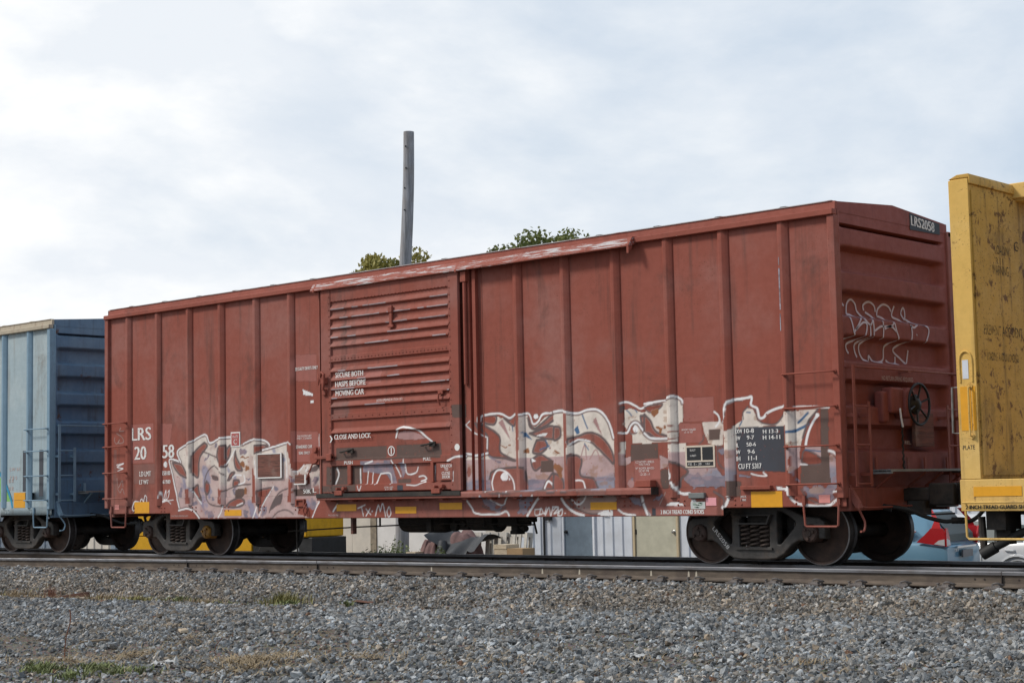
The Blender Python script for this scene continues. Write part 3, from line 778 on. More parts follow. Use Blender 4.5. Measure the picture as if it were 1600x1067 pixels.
def draw_canvas():
    todo = []
    for g in GRAF:
        if g[0] == 'sW' and g[1] > 26:
            todo.append(('sQ', int(g[1] * 1.0 + 34), g[2]))
        todo.append(g)
    for code, w, s in todo:
        k, c = code; w = w / 1000
        p = np.array([[float(q) / 100 for q in t.split(',')] for t in s.split()])
        if k == 'p':
            p = catmull(p, True, 5)
        if k == 's':
            p = catmull(p, False, 5); w = max(w, 0.016)
        pad = w + 0.03
        i0 = max(int((p[:, 0].min() - pad - CX0) / CRS), 0); i1 = min(int((p[:, 0].max() + pad - CX0) / CRS) + 2, CW)
        j0 = max(int((p[:, 1].min() - pad - CZ0) / CRS), 0); j1 = min(int((p[:, 1].max() + pad - CZ0) / CRS) + 2, CH)
        if i1 <= i0 or j1 <= j0:
            continue
        X, Z = np.meshgrid(gx[i0:i1], gz[j0:j1])
        wob = 0.002 if c in 'FDYE' else (0.10 if c in 'BO' and k == 'p' else 0.008)
        Xw = X + (vnoise(X * 14, Z * 14, 3) - .5) * wob; Zw = Z + (vnoise(X * 14, Z * 14, 4) - .5) * wob
        cov = cover_line(p, w, Xw, Zw) if k == 's' else cover_poly(p, Xw, Zw)
        if c == 'L':
            t = sstep(1.0, 1.75, Z + (fbm(X * 3, Z * 3, 21) - .5) * .9)[..., None]
            col = np.array((.52, .37, .35)) * (1 - t) + np.array((.70, .62, .55)) * t
            b = sstep(.54, .70, fbm(X * 4.3 + Z * 1.7, Z * 4.1 - X, 31, 5))[..., None]; col = col * (1 - .5 * b) + np.array((.42, .24, .22)) * .5 * b
            b = sstep(.66, .74, fbm(X * 3.1 + 9 + Z * .8, Z * 2.7 + X * .6, 37, 5))[..., None]; col = col * (1 - .7 * b) + np.array((.20, .22, .34)) * .7 * b
            al = 0.96
        elif c == 'K':
            t = sstep(1.495, 1.51, Z)[..., None]; u = sstep(1.17, 1.27, Z + (fbm(X * 3, Z * 8, 5) - .5) * .25)[..., None]
            pk = np.array((.50, .35, .34)); bl = np.array((.27, .265, .32))
            lo = bl * (1 - u) + pk * u
            col = lo * (1 - t) + np.array((.74, .66, .58)) * t
            b = sstep(.66, .72, fbm(X * 7, Z * 9, 41))[..., None] * 0.5; col = col * (1 - b) + np.array((.33, .17, .09)) * b
            b = sstep(.52, .75, fbm(X * 2, Z * 2, 47))[..., None] * 0.3; col = col * (1 - b) + np.array((.45, .33, .31)) * b
            al = 0.96
        else:
            col = np.array(PAL[c][:3]); al = PAL[c][3]
            if c == 'B':
                b = sstep(.4, .65, fbm(X * 9, Z * 20, 51))[..., None] * 0.5; col = col * (1 - b) + np.array((.42, .30, .32)) * b
        R4 = CANVAS[j0:j1, i0:i1]; cv = cov[..., None]
        if c == 'Q':
            cv = cv * (R4[..., 3:] > .5)
        if c == 'R':
            R4[..., 3:] *= (1 - cv)
        elif c in 'FE':
            a = cv * al; R4[..., :3] = np.where(R4[..., 3:] * (1 - a) + a > 1e-4, (R4[..., :3] * R4[..., 3:] * (1 - a) + col * a) / np.maximum(R4[..., 3:] * (1 - a) + a, 1e-4), R4[..., :3])
            R4[..., 3:] = np.where(cv > .5, al, R4[..., 3:] * (1 - a) + a)
        else:
            R4[..., :3] = np.where(cv > 0.02, R4[..., :3] * np.where(R4[..., 3:] > 0.02, 1 - cv, 0) + col * np.where(R4[..., 3:] > 0.02, cv, 1), R4[..., :3])
            R4[..., 3:] = R4[..., 3:] * (1 - cv) + al * cv
def sample(x, z):
    i = np.clip((np.asarray(x) - CX0) / CRS - .5, 0, CW - 1.001); j = np.clip((np.asarray(z) - CZ0) / CRS - .5, 0, CH - 1.001)
    i0, j0 = i.astype(int), j.astype(int); fx, fz = (i - i0)[..., None], (j - j0)[..., None]
    c = (CANVAS[j0, i0] * (1 - fx) + CANVAS[j0, i0 + 1] * fx) * (1 - fz) + (CANVAS[j0 + 1, i0] * (1 - fx) + CANVAS[j0 + 1, i0 + 1] * fx) * fz
    c[(np.asarray(z) > CZ0 + CH * CRS - .03)] = 0
    return c
draw_canvas()

def grid_mesh(name, P, mat, paint_uv=None, smooth=None):
    """P: (rows, cols, 3) array; paint_uv=(X, Z) arrays to look the graffiti up"""
    r, c = P.shape[:2]
    me = bpy.data.meshes.new(name)
    idx = np.arange(r * c).reshape(r, c)
    q = np.stack([idx[:-1, :-1], idx[:-1, 1:], idx[1:, 1:], idx[1:, :-1]], -1).reshape(-1, 4)
    me.vertices.add(r * c); me.vertices.foreach_set('co', P.reshape(-1).astype(np.float32))
    me.loops.add(q.size); me.loops.foreach_set('vertex_index', q.reshape(-1).astype(np.int32))
    me.polygons.add(len(q)); me.polygons.foreach_set('loop_start', np.arange(0, q.size, 4, dtype=np.int32))
    me.update(calc_edges=True)
    me.materials.append(mat)
    if paint_uv is not None:
        a = me.color_attributes.new('paint', 'FLOAT_COLOR', 'POINT')
        a.data.foreach_set('color', sample(*paint_uv).reshape(-1).astype(np.float32))
    if smooth is not None:
        me.shade_smooth(); me.set_sharp_from_angle(angle=R(smooth))
    me.validate()
    return me
def rows(z0, zf, z1, st):
    """fine rows from z0 to zf, then coarse ones up to z1"""
    a = np.linspace(z0, zf, max(2, int((zf - z0) / st)))
    return np.concatenate([a, np.linspace(zf, z1, 10)[1:]]) if z1 > zf + 1e-6 else a

# lettering: built-in font outlines turned into flat meshes that lie just off the painted surface
TXT = {}
def text_verts(s):
    if s not in TXT:
        cu = bpy.data.curves.new('lettering', 'FONT'); cu.body = s; cu.resolution_u = 3
        o = bpy.data.objects.new('lettering', cu)
        me = bpy.data.meshes.new_from_object(o)
        v = np.array([x.co[:2] for x in me.vertices]); f = [tuple(p.vertices) for p in me.polygons]
        v -= v.min(0); v /= v.max(0)
        bpy.data.objects.remove(o); bpy.data.meshes.remove(me); bpy.data.curves.remove(cu)
        TXT[s] = (v, f)
    return TXT[s]
def lettering(s, u0, v0, u1, v1, plane, depth, mat, parent, bold=0.0, shear=0.0, name='stencil_lettering'):
    """plane 'side': u = X, v = Z at Y = depth facing the viewer; plane 'end': u = Y, v = Z at X = depth"""
    v, f = text_verts(s); mb = MB()
    mat = M['stencilw'] if mat is M['stencil'] else mat
    for db in ([0] if not bold else [-bold, bold]):
        pts = []
        for k, (a, b) in enumerate(v):
            u = u0 + a * (u1 - u0) + db; w = v0 + b * (v1 - v0) + shear * (a - .5)
            dd = depth + (0.0008 if db > 0 else 0) * (1 if plane == 'end' else -1)
            pts.append((u, dd, w) if plane == 'side' else (dd, u, w))
        mb.add(pts, f)
    o = mb.build(name, mat, parent)
    return o

# ------------------------------------------------------------------ boxcars
LH = 7.864                      # half length over the corner posts
YP, YW = -1.515, -1.46           # outer face of the posts, outer face of the side sheets
POSTS = [-7.16, -6.25, -5.33, -4.42, -3.47, -2.565, 2.50, 3.405, 4.32, 5.23, 6.14, 7.065]
def end_profile(z, y=0.0):
    """depth of the pressed end: broad bulges with recesses between them"""
    a = np.abs(y); fade = 1 - sstep(1.22, 1.36, a)
    t = np.mod(4.28 - z, 0.56) / 0.56
    bulge = sstep(0.0, 0.10, t) * (1 - sstep(0.47, 0.57, t))
    inside = (z < 4.28) & (z > 1.35)
    return np.where(inside, -0.135 + 0.135 * (1 - (1 - bulge) * fade), 0.0)

def grab(x0, x1, z, parent, mat, y=-1.519, yo=-1.60, r=0.0115):
    m = MB().tube([(x0, y + .01, z), (x0, yo + .02, z), (x0 + .02, yo, z), (x1 - .02, yo, z), (x1, yo + .02, z), (x1, y + .01, z)], r, 8)
    for x in (x0, x1):
        m.cyl((x, y - .002, z), (x, y - .016, z), 0.026, n=8).cyl((x, y - .016, z), (x, y - .03, z), 0.014, n=6)
    return m.build('grab_iron', mat, parent, 40)

def curve_plate(name, outer, holes, y, th, bev, mat, parent):
    """flat casting with holes, outline in X-Z, extruded in Y with rounded edges"""
    cu = bpy.data.curves.new(name, 'CURVE'); cu.dimensions = '2D'; cu.fill_mode = 'BOTH'; cu.extrude = th / 2 - bev; cu.bevel_depth = bev; cu.bevel_resolution = 2
    for pl in [outer] + holes:
        s = cu.splines.new('POLY'); s.points.add(len(pl) - 1)
        for q, (a, b) in zip(s.points, pl):
            q.co = (a, b, 0, 1)
        s.use_cyclic_u = True
    o = bpy.data.objects.new(name, cu); me = bpy.data.meshes.new_from_object(o); bpy.data.objects.remove(o); bpy.data.curves.remove(cu)
    me.transform(Matrix(((1, 0, 0, 0), (0, 0, -1, y), (0, 1, 0, 0), (0, 0, 0, 1))))
    me.materials.clear(); me.materials.append(mat); me.shade_smooth(); me.set_sharp_from_angle(angle=R(40))
    return obj(name, me, parent)

def rnd(p, k=4):
    return [tuple(q) for q in catmull(p, True, k)]

TRUCK = {}
def make_truck(parent, x, orange=False, letter=None):
    """three-piece freight truck: the bolster is the part, its pieces are sub-parts"""
    if 'src' not in TRUCK:
        b = MB().box(-.16, .16, -.98, .98, .46, .66).box(-.22, .22, -.35, .35, .58, .74)
        TRUCK['bolster'] = b.mesh('truck', M['grime'])
        half = [(0, .80), (.26, .80), (.42, .765), (.62, .68), (.76, .615), (.98, .60), (1.045, .55), (1.05, .37), (.99, .37), (.985, .52), (.745, .52), (.74, .34), (.67, .345), (.58, .30), (.44, .165), (.33, .11), (.2, .095), (0, .095)]
        outer = half + [(-a, b_) for a, b_ in half[::-1][1:-1]]
        win = [(-.255, .225), (.255, .225), (.255, .60), (.20, .655), (-.20, .655), (-.255, .60)]
        tri = [(.335, .31), (.335, .66), (.37, .725), (.46, .70), (.63, .60), (.655, .54), (.62, .47), (.43, .275), (.37, .26)]
        tmp = curve_plate('side_frame', outer, [win, rnd(tri, 3), rnd([(-a, b_) for a, b_ in tri], 3)], 0, .15, .022, M['frame'], None)
        TRUCK['side'] = tmp.data; bpy.data.objects.remove(tmp)
        m = MB()
        for s in (-1, 1):
            m.box(s * .268 - .022, s * .268 + .022, -.06, .06, .24, .60)
        m.box(-.285, .285, -.105, .07, .205, .232)
        m.prism([(-.25, .535), (.25, .535), (.31, .66), (-.31, .66), (-.30, .645), (.28, .645), (.235, .555), (-.235, .555)], 'y', -.15, -.06)
        TRUCK['seat'] = m.mesh('spring_seat', M['frame'])
        h = MB(); pts = []
        for i in range(90):
            t = i / 89; a = t * 5.2 * 2 * math.pi
            pts.append((.062 * math.cos(a), .062 * math.sin(a), .235 + t * .30))
        TRUCK['spring'] = h.tube(pts, .0165, 7).mesh('spring', M['spring'], 60)
        prof = [(0.0, .06), (.085, .06), (.10, .02), (.13, -.005), (.20, .012), (.31, .03), (.372, .034), (.380, -.008), (.406, -.012), (.416, -.006), (.419, .0), (.4205, .09), (.424, .105), (.446, .118), (.447, .135), (.43, .142), (.36, .142), (.34, .10), (.2, .09), (.09, .12), (0, .12)]
        mis = []
        for i in range(len(prof) - 1):
            r = prof[i][0]; mis.append(1 if 8 <= i <= 9 else (2 if 10 <= i <= 14 else 0))
        TRUCK['wheel'] = MB().lathe(prof, (0, 0, 0), 'y', 56, mis=mis).mesh('wheel', [M['wheel'], M['rim'], M['tread']], 35)
        TRUCK['axle'] = MB().lathe([(.0, -1.0), (.07, -1.0), (.07, -.82), (.10, -.70), (.085, -.45), (.083, .45), (.10, .70), (.07, .82), (.07, 1.0), (0, 1.0)], (0, 0, 0), 'y', 20).mesh('axle', M['grime'], 35)
        c = MB().lathe([(0, -.062), (.035, -.062), (.04, -.05), (.095, -.045), (.112, -.03), (.118, .0), (.118, .16), (0, .16)], (0, 0, 0), 'y', 24)
        for k in range(3):
            a = 2 * math.pi * k / 3 + .5; c.cyl((.068 * math.cos(a), -.042, .068 * math.sin(a)), (.068 * math.cos(a), -.075, .068 * math.sin(a)), .021, n=6)
        TRUCK['cap'] = c.mesh('bearing_cap', M['cap'], 30)
        TRUCK['capo'] = TRUCK['cap'].copy(); TRUCK['capo'].materials.clear(); TRUCK['capo'].materials.append(M['capo'])
        TRUCK['adapter'] = MB().box(-.115, .115, -.07, .09, .50, .565).box(-.135, .135, -.03, .05, .44, .50).mesh('bearing_adapter', M['frame'])
        br = MB().box(-.055, .055, -.07, .07, .28, .60).prism([(-.05, .22), (.05, .25), (.05, .62), (-.05, .62)], 'y', -.06, .06)
        TRUCK['shoe'] = br.mesh('brake_shoe', M['grime'])
        TRUCK['src'] = 1
    t = obj('truck', TRUCK['bolster'], parent, (x, 0, 0))
    for sy in (-1, 1):
        sf = obj('side_frame', TRUCK['side'], t, (0, sy * 1.0, 0))
        obj('spring_seat', TRUCK['seat'], t, (0, sy * 1.0, 0), (0, 0, 0 if sy < 0 else math.pi))
        for k in (-1, 0, 1):
            obj('spring', TRUCK['spring'], t, (k * .148, sy * 1.03, 0), (0, 0, k * 1.3))
            if sy < 0:
                obj('spring', TRUCK['spring'], t, (k * .148, sy * .90, 0), (0, 0, k * 2.1))
        for w in (-1, 1):
            obj('bearing_cap', TRUCK['capo' if (orange and sy < 0 and w > 0) else 'cap'], t, (w * .8635, sy * 1.075, .42), (0, random.random() * 6, 0 if sy < 0 else math.pi))
            obj('bearing_adapter', TRUCK['adapter'], t, (w * .8635, sy * 1.0, 0))
            obj('wheel', TRUCK['wheel'], t, (w * .8635, sy * .82, .4195), (0, random.random() * 6, 0 if sy < 0 else math.pi))
            obj('brake_shoe', TRUCK['shoe'], t, (w * .405, sy * .75, 0))
    for w in (-1, 1):
        obj('axle', TRUCK['axle'], t, (w * .8635, 0, .4195))
    bb = MB().tube([(-.42, -.8, .38), (-.42, 0, .36), (-.42, .8, .38)], .035).tube([(.42, -.8, .38), (.42, 0, .36), (.42, .8, .38)], .035).tube([(-1.25, -.3, .40), (.95, -.3, .36)], .018)
    bb.build('brake_beam', M['grime'], t, 40)
    if letter:
        v, f = text_verts(letter); mb = MB()
        ca, sa = math.cos(R(-49)), math.sin(R(-49))
        mb.add([(-.665 + a * .36 * ca - b * .055 * sa * 1, -1.0 - .077, .475 + a * .36 * sa + b * .055 * ca) for a, b in v], f)
        mb.build('stencil_lettering', M['stencil'], t)
    return t

def make_coupler(parent, x, s, mat):
    """knuckle coupler pointing along s"""
    m = MB().box(min(x - .1 * s, x + .5 * s), max(x - .1 * s, x + .5 * s), -.075, .075, .80, .96)
    m.prism([(x + .42 * s, -.10), (x + .62 * s, -.17), (x + .80 * s, -.15), (x + .80 * s, -.05), (x + .66 * s, -.02), (x + .66 * s, .06), (x + .84 * s, .10), (x + .86 * s, .15), (x + .70 * s, .19), (x + .5 * s, .14)], 'z', .74, 1.02)
    o = m.build('coupler', mat, parent, bevel=.02)
    y = -.55
    p = [(x + .1 * s, y, .74), (x + .30 * s, y + .1, .70), (x + .48 * s, y + .25, .60), (x + .66 * s, y + .38, .54), (x + .78 * s, y + .42, .55)]
    MB().tube([tuple(q) for q in catmull(p)], .026, 10).cyl((x + .03 * s, y - .04, .74), (x + .14 * s, y + .01, .71), .042).cyl((x + .75 * s, y + .40, .55), (x + .86 * s, y + .46, .55), .042).build('air_hose', M['blackrub'], parent, 40)
    return o

def make_boxcar(root, red=True):
    mg = M['redg'] if red else M['blue']
    mp, mpost, mend, mplate = (M['red'], M['redg'], M['redend'], M['plate']) if red else (M['blue'], M['bluepost'], M['bluedk'], M['bluetop'])
    hw = M['red'] if red else M['bluepost']
    # side sheets between the posts
    edges = [-7.79] + [p for p in POSTS[:6]] + [-1.74] ; right = [1.50] + POSTS[6:] + [7.79]
    spans = list(zip(edges[:-1], edges[1:])) + list(zip(right[:-1], right[1:])) + [(-1.74, 1.50)]
    for a, b in spans:
        if a == -1.74:
            MB().box(a, b, -1.455, -1.43, 1.03, 4.40).build('door_opening_panel', mp, root); continue
        st = (.0125 if a > 0 else .016) if red else .4
        zf = (3.42 if abs(a + 2.565) < .01 else 2.62) if red else 1.0
        xs = np.linspace(a + .002, b - .002, max(3, int((b - a) / st))); zs = rows(1.03, zf, 4.40, st)
        X, Zg = np.meshgrid(xs, zs)
        bulge = .004 * np.sin((X - a) / (b - a) * math.pi)
        me = grid_mesh('side_panel', np.stack([X, np.full_like(X, YW) - bulge, Zg], -1), mg, (X, Zg) if red else None)
        obj('side_panel', me, root)
    # far wall, floor, interior bulkheads that close the body
    MB().box(-7.79, 7.79, 1.44, 1.46, .75, 4.40).build('far_side_wall', mp, root)
    MB().box(-7.78, 7.78, -1.44, 1.44, .98, 1.06).build('floor', M['grime'], root)
    # hat-section posts with a welded flange
    prof = [(-.055, YW), (-.036, YP), (.030, YP), (.056, YW - .018), (.10, YW - .018), (.102, YW)]
    for p in POSTS:
        zs = rows(.90, 2.62, 4.37, .016 if red else .8)
        px = np.array([q[0] for q in prof]) + p; py = np.array([q[1] for q in prof])
        # sample the paint at several columns across the front face
        px = np.insert(px, 2, [p - .012, p + .012]); py = np.insert(py, 2, [YP, YP])
        X = np.repeat(px[None], len(zs), 0); Y = np.repeat(py[None], len(zs), 0); Zg = np.repeat(zs[:, None], len(px), 1)
        o = obj('side_post', grid_mesh('side_post', np.stack([X, Y, Zg], -1), mpost, (X, Zg) if red else None), root)
        MB().add([(p - .055, YW, .90), (p - .038, YP, .90), (p + .038, YP, .90), (p + .052, YW, .90)], [(0, 1, 2, 3)]).build('post_foot', mp, o)
    for sx in (-1, 1):
        c = MB().box(min(sx * 7.76, sx * LH), max(sx * 7.76, sx * LH), YP - .004, YP + .10, .86, 4.37) .box(min(sx * 7.80, sx * (LH - .002)), max(sx * 7.80, sx * (LH - .002)), YP + .10, -1.38, .86, 4.44)
        c.build('corner_post', hw, root, bevel=.012)
        MB().box(min(sx * 7.76, sx * LH), max(sx * 7.76, sx * LH), 1.42, 1.55, .86, 4.44).build('corner_post', mp, root, bevel=.012)
    # side plate, eave and roof
    MB().box(-LH, LH, YP - .03, -1.44, 4.368, 4.445).build('side_plate', mplate, root, bevel=.01)
    MB().box(-LH + .02, LH, 1.44, YP * -1 + .02, 4.368, 4.445).build('side_plate', mplate, root, bevel=.01)
    MB().prism([(-1.475, 4.446), (-1.462, 4.545), (-1.42, 4.545), (-1.42, 4.446)], 'x', -LH + .06, LH - .005).build('roof_fascia', M['plate'] if red else mplate, root)
    rf = MB().prism([(-1.45, 4.5455), (0, 4.655), (1.45, 4.5455), (1.45, 4.45), (-1.45, 4.45)], 'x', -LH + .12, LH - .045).build('roof', mplate, root)
    cap = MB()
    n = 15
    for y0, z0, y1, z1 in ((-1.468, 4.545, 0, 4.657), (0, 4.657, 1.468, 4.545)):
        cap.add([(-.075, y0, z0), (.075, y0, z0), (.075, y1, z1), (-.075, y1, z1), (-.04, y0, z0 + .022), (.04, y0, z0 + .022), (.04, y1, z1 + .022), (-.04, y1, z1 + .022)], [(0, 1, 5, 4), (1, 2, 6, 5), (3, 0, 4, 7), (4, 5, 6, 7), (2, 3, 7, 6)])
    cme = cap.mesh('roof_seam_cap', M['grime'] if red else mplate)
    for i in range(n):
        obj('roof_seam_cap', cme, rf, (-7.1 + i * 14.2 / (n - 1), 0, 0))
    MB().box(-LH + .10, LH - .05, -1.478, -1.40, 4.5465, 4.556).build('roof_flashing', M['flash'] if red else mplate, rf)
    # side sill: straight plate, stepped up above the trucks at both ends
    for a, b, z0 in ((-7.785, -5.90, .757), (-5.90, 6.03, .655), (6.03, 7.865, .757)):
        xs = np.linspace(a, b, max(3, int((b - a) / (.016 if red else .5)))); zs = np.linspace(z0, 1.028, max(3, int((1.028 - z0) / (.015 if red else .1))))
        X, Zg = np.meshgrid(xs, zs); Y = np.full_like(X, YW - .012)
        P3 = np.stack([X, Y, Zg], -1)
        P3 = np.concatenate([np.stack([X[:1], Y[:1] + .10, Zg[:1]], -1), P3], 0)
        X2 = np.concatenate([X[:1], X], 0); Z2 = np.concatenate([Zg[:1], Zg], 0)
        so = obj('side_sill', grid_mesh('side_sill', P3, mg, (X2, Z2) if red else None), root)
        bo = MB()
        for p in POSTS:
            if a < p < b:
                for dx in (-.05, .05):
                    for dz in (.80, .86):
                        bo.lathe([(.0, -.012), (.011, -.01), (.016, 0)], (p + dx + .13, YW - .012, dz), 'y', 8)
        if bo.v:
            bo.build('sill_rivets', M['redscuff'] if red else mp, so, 60)['kind'] = 'stuff'
    MB().box(-7.7, 7.7, 1.40, 1.46, .66, .93).build('side_sill', mp, root)
    MB().box(-LH + .05, LH - .05, -.20, .20, .72, .975).box(-1.9, -1.8, -1.4, 1.4, .72, .97).box(1.8, 1.9, -1.4, 1.4, .72, .97).box(-4.1, -4.0, -1.4, 1.4, .72, .97).box(4.0, 4.1, -1.4, 1.4, .72, .97).box(-6.5, -5.95, -1.3, 1.3, .76, .97).box(5.95, 6.5, -1.3, 1.3, .76, .97).build('underframe', M['grime'], root)
    # pressed ends
    for sx in (1, -1):
        ys = np.linspace(-1.46, 1.46, 75); zs = np.concatenate([np.linspace(.98, 4.44, 210)])
        Yg, Zg = np.meshgrid(ys, zs)
        X = sx * (LH - .035 + end_profile(Zg, Yg))
        obj('end_wall', grid_mesh('end_wall', np.stack([X, Yg, Zg], -1), mend, None, 50), root)
        MB().add([(sx * (LH - .03), y, z) for y, z in ((-1.46, 4.42), (1.46, 4.42), (1.46, 4.545), (0, 4.652), (-1.46, 4.545))], [(0, 1, 2, 3, 4)]).build('end_gable', mend, root)
        MB().box(min(sx * 7.70, sx * 7.87), max(sx * 7.70, sx * 7.87), -1.40, 1.40, .70, .985).build('end_sill', hw if red else M['bluedk'], root, bevel=.01)
    # grab irons and steps at both ends of the near side
    for z in (2.42, 1.99, 1.51, 1.04):
        grab(7.065, 7.80, z, root, hw); grab(-7.82, -7.17, z, root, hw)
    for a, b in ((7.27, 7.77), (-7.68, -7.21)):
        MB().tube([(a, -1.49, .88), (a, -1.50, .74), (a + .015, -1.50, .53), (a + .04, -1.50, .515), (b - .04, -1.50, .515), (b - .015, -1.50, .53), (b, -1.50, .74), (b, -1.49, .88)], .0145, 8).box(a - .02, a + .02, -1.505, -1.475, .78, .90).box(b - .02, b + .02, -1.505, -1.475, .78, .90).build('step', hw, root, 40)
    # end ladders, long end grab, platform
    for sx in ((1, -1) if red else (1,)):
        xx = sx * (LH + .10); xw = sx * (LH - .03)
        for y0, y1 in ((-1.36, -1.02), (1.02, 1.36)):
            m = MB()
            m.box(xx - .006, xx + .006, y0 - .028, y0 + .028, 1.00, 2.5 if y0 < 0 else 2.05).box(xx - .006, xx + .006, y1 - .028, y1 + .028, 1.00, 2.05)
            for z in (1.99, 1.51, 1.03):
                m.tube([(xx, y0, z), (xx, y1, z)], .012, 8)
            for z in (1.15, 1.88):
                for y in (y0, y1):
                    m.box(min(xw, xx), max(xw, xx), y - .03, y + .03, z - .02, z + .02)
            m.build('end_ladder', hw, root)
        MB().tube([(xw, -1.33, 2.475), (xx, -1.32, 2.475), (xx, 1.36, 2.475), (xw, 1.37, 2.475)], .013, 8).box(min(xw, xx), max(xw, xx) + .01, -.02, .06, 2.45, 2.475).build('end_grab_iron', hw, root, 40)
        x0, x1 = sorted((sx * (LH + .0), sx * (LH + .30)))
        pl = MB()
        for k in range(5):
            q = x0 + (x1 - x0) * k / 5
            pl.box(q, q + (x1 - x0) / 5 * .82, -.88, 1.24, 1.175, 1.205)
        pl.box(x0, x1, -.88, -.84, 1.15, 1.19).box(x0, x1, 1.20, 1.24, 1.15, 1.19)
        pl.build('brake_platform', M['galv'], root)
        for y in (-.75, .05, .50, 1.1):
            MB().prism([(sx * LH, 1.0), (sx * (LH + .26), 1.172), (sx * (LH + .26), 1.15), (sx * LH, .96)], 'y', y, y + .03).box(min(sx * LH, sx * (LH + .02)), max(sx * LH, sx * (LH + .02)), y - .01, y + .04, 1.2, 1.36).build('platform_bracket', hw, root)
    make_coupler(root, LH - .05, 1, M['grime']); make_coupler(root, -LH + .05, -1, M['grime'])
    make_truck(root, 6.225, letter='LRS2058' if red else None); make_truck(root, -6.225, orange=red)
    # uncoupling lever at the right end
    MB().tube([tuple(q) for q in catmull([(LH + .10, -.05, .74), (LH + .10, -.6, .735), (LH + .10, -1.22, .74), (LH + .10, -1.30, .80), (LH + .10, -1.36, .74), (LH + .10, -1.30, .66), (LH + .11, -1.24, .56), (LH + .12, -1.28, .46), (LH + .12, -1.36, .45)], k=4)], .014, 8).build('uncoupling_lever', hw if red else M['bluepost'], root, 40)
    MB().prism([(LH - .02, 1.02), (LH + .10, .82), (LH + .13, .74), (LH + .06, .74), (LH - .02, .86)], 'y', -1.36, -1.30).build('lever_bracket', hw, root)

# ------------------------------------------------------------------ the red boxcar
box = thing('boxcar', 'weathered red boxcar with a sliding door and white graffiti along its lower side', 'boxcar')
make_boxcar(box, True)

# sliding door: pressed panel, stiles and rails, lower plates
DX0, DX1 = -1.655, 1.43
def door_y(z):
    y = np.full_like(z, -1.575)
    for zr in (3.98, 3.83, 3.672, 3.525, 3.385, 2.985, 2.84, 2.695, 2.55, 2.42, 2.00):
        y -= .040 * np.where(z >= zr, 1 - sstep(zr + .012, zr + .085, z), sstep(zr - .018, zr, z))
    for z0, z1 in ((3.135, 3.235), (2.205, 2.31), (1.487, 1.592), (1.07, 1.19)):
        y = np.where((z > z0) & (z < z1), -1.605, y)
    y = np.where((z > 1.19) & (z < 1.487), -1.562, y)
    y = np.where(z > 4.10, -1.598, y)
    y = np.where((z > 3.06) & (z < 3.13), -1.568, y)
    return y
xs = np.linspace(-1.43, 1.23, 190); zs = np.concatenate([np.arange(1.07, 3.12, .011), np.arange(3.12, 4.33, .014)])
Xg, Zg = np.meshgrid(xs, zs)
door = obj('door', grid_mesh('door', np.stack([Xg, door_y(Zg), Zg], -1), M['redg'], (Xg, Zg), 25), box)
for a, b in ((DX0, -1.43), (1.23, DX1)):
    sx_ = np.linspace(a, b, 22); sz = np.concatenate([np.arange(1.06, 3.12, .013), np.arange(3.12, 4.34, .1)])
    Xs, Zs = np.meshgrid(sx_, sz); Ys = np.full_like(Xs, -1.607)
    P3 = np.stack([Xs, Ys, Zs], -1)
    P3 = np.concatenate([P3[:, :1] + np.array([0, .05, 0]), P3, P3[:, -1:] + np.array([0, .05, 0])], 1)
    Xs = np.concatenate([Xs[:, :1], Xs, Xs[:, -1:]], 1); Zs = np.concatenate([Zs[:, :1], Zs, Zs[:, -1:]], 1)
    st_ = obj('door_stile', grid_mesh('door_stile', P3, M['redg'], (Xs, Zs)), door)
rv = MB()
def rivet(x, z, y=-1.608, r=.012):
    rv.lathe([(0, -.010), (r * .7, -.008), (r, 0)], (x, y, z), 'y', 6)
for i in range(34):
    rivet(-1.40 + i * .078, 4.12, -1.599)
    rivet(-1.40 + i * .078, 3.185, -1.606)
    if i % 2 == 0:
        rivet(-1.40 + i * .078, 2.26, -1.606)
for i in range(30):
    rivet(-1.46, 1.15 + i * .105); rivet(1.255, 1.15 + i * .105)
rv.build('rivets', M['redscuff'], door, 60)['kind'] = 'stuff'
for x in (-1.15, -.55 + .0, .78):
    pass
MB().box(-1.06, -.98, -1.61, -1.58, 1.19, 1.487).build('door_strut', M['redscuff'], door, bevel=.005)
MB().box(.80, .86, -1.61, -1.58, 1.19, 1.487).build('door_strut', M['redscuff'], door, bevel=.005)
MB().box(-.03, .03, -1.635, -1.60, 3.60, 3.93).box(-.045, .045, -1.65, -1.60, 3.82, 3.91).box(-.06, .06, -1.64, -1.60, 3.585, 3.63).build('door_hasp', M['redscuff'], door, bevel=.008)
for x in (-1.05, .78):
    z = 1.70 if x < 0 else 1.745
    MB().tube([(x - .13, -1.60, z), (x - .13, -1.65, z), (x + .02, -1.655, z + .015), (x + .13, -1.62, z + .04)], .014, 8).box(x + .02, x + .14, -1.63, -1.60, z - .02, z + .05).build('door_handle', M['grime'], door, 40)
MB().tube([(1.05, -1.61, 2.52), (1.05, -1.66, 2.50), (1.04, -1.66, 2.40), (1.05, -1.63, 2.33)], .014, 8).box(1.0, 1.1, -1.625, -1.60, 2.5, 2.56).build('door_handle', M['redscuff'], door, 40)
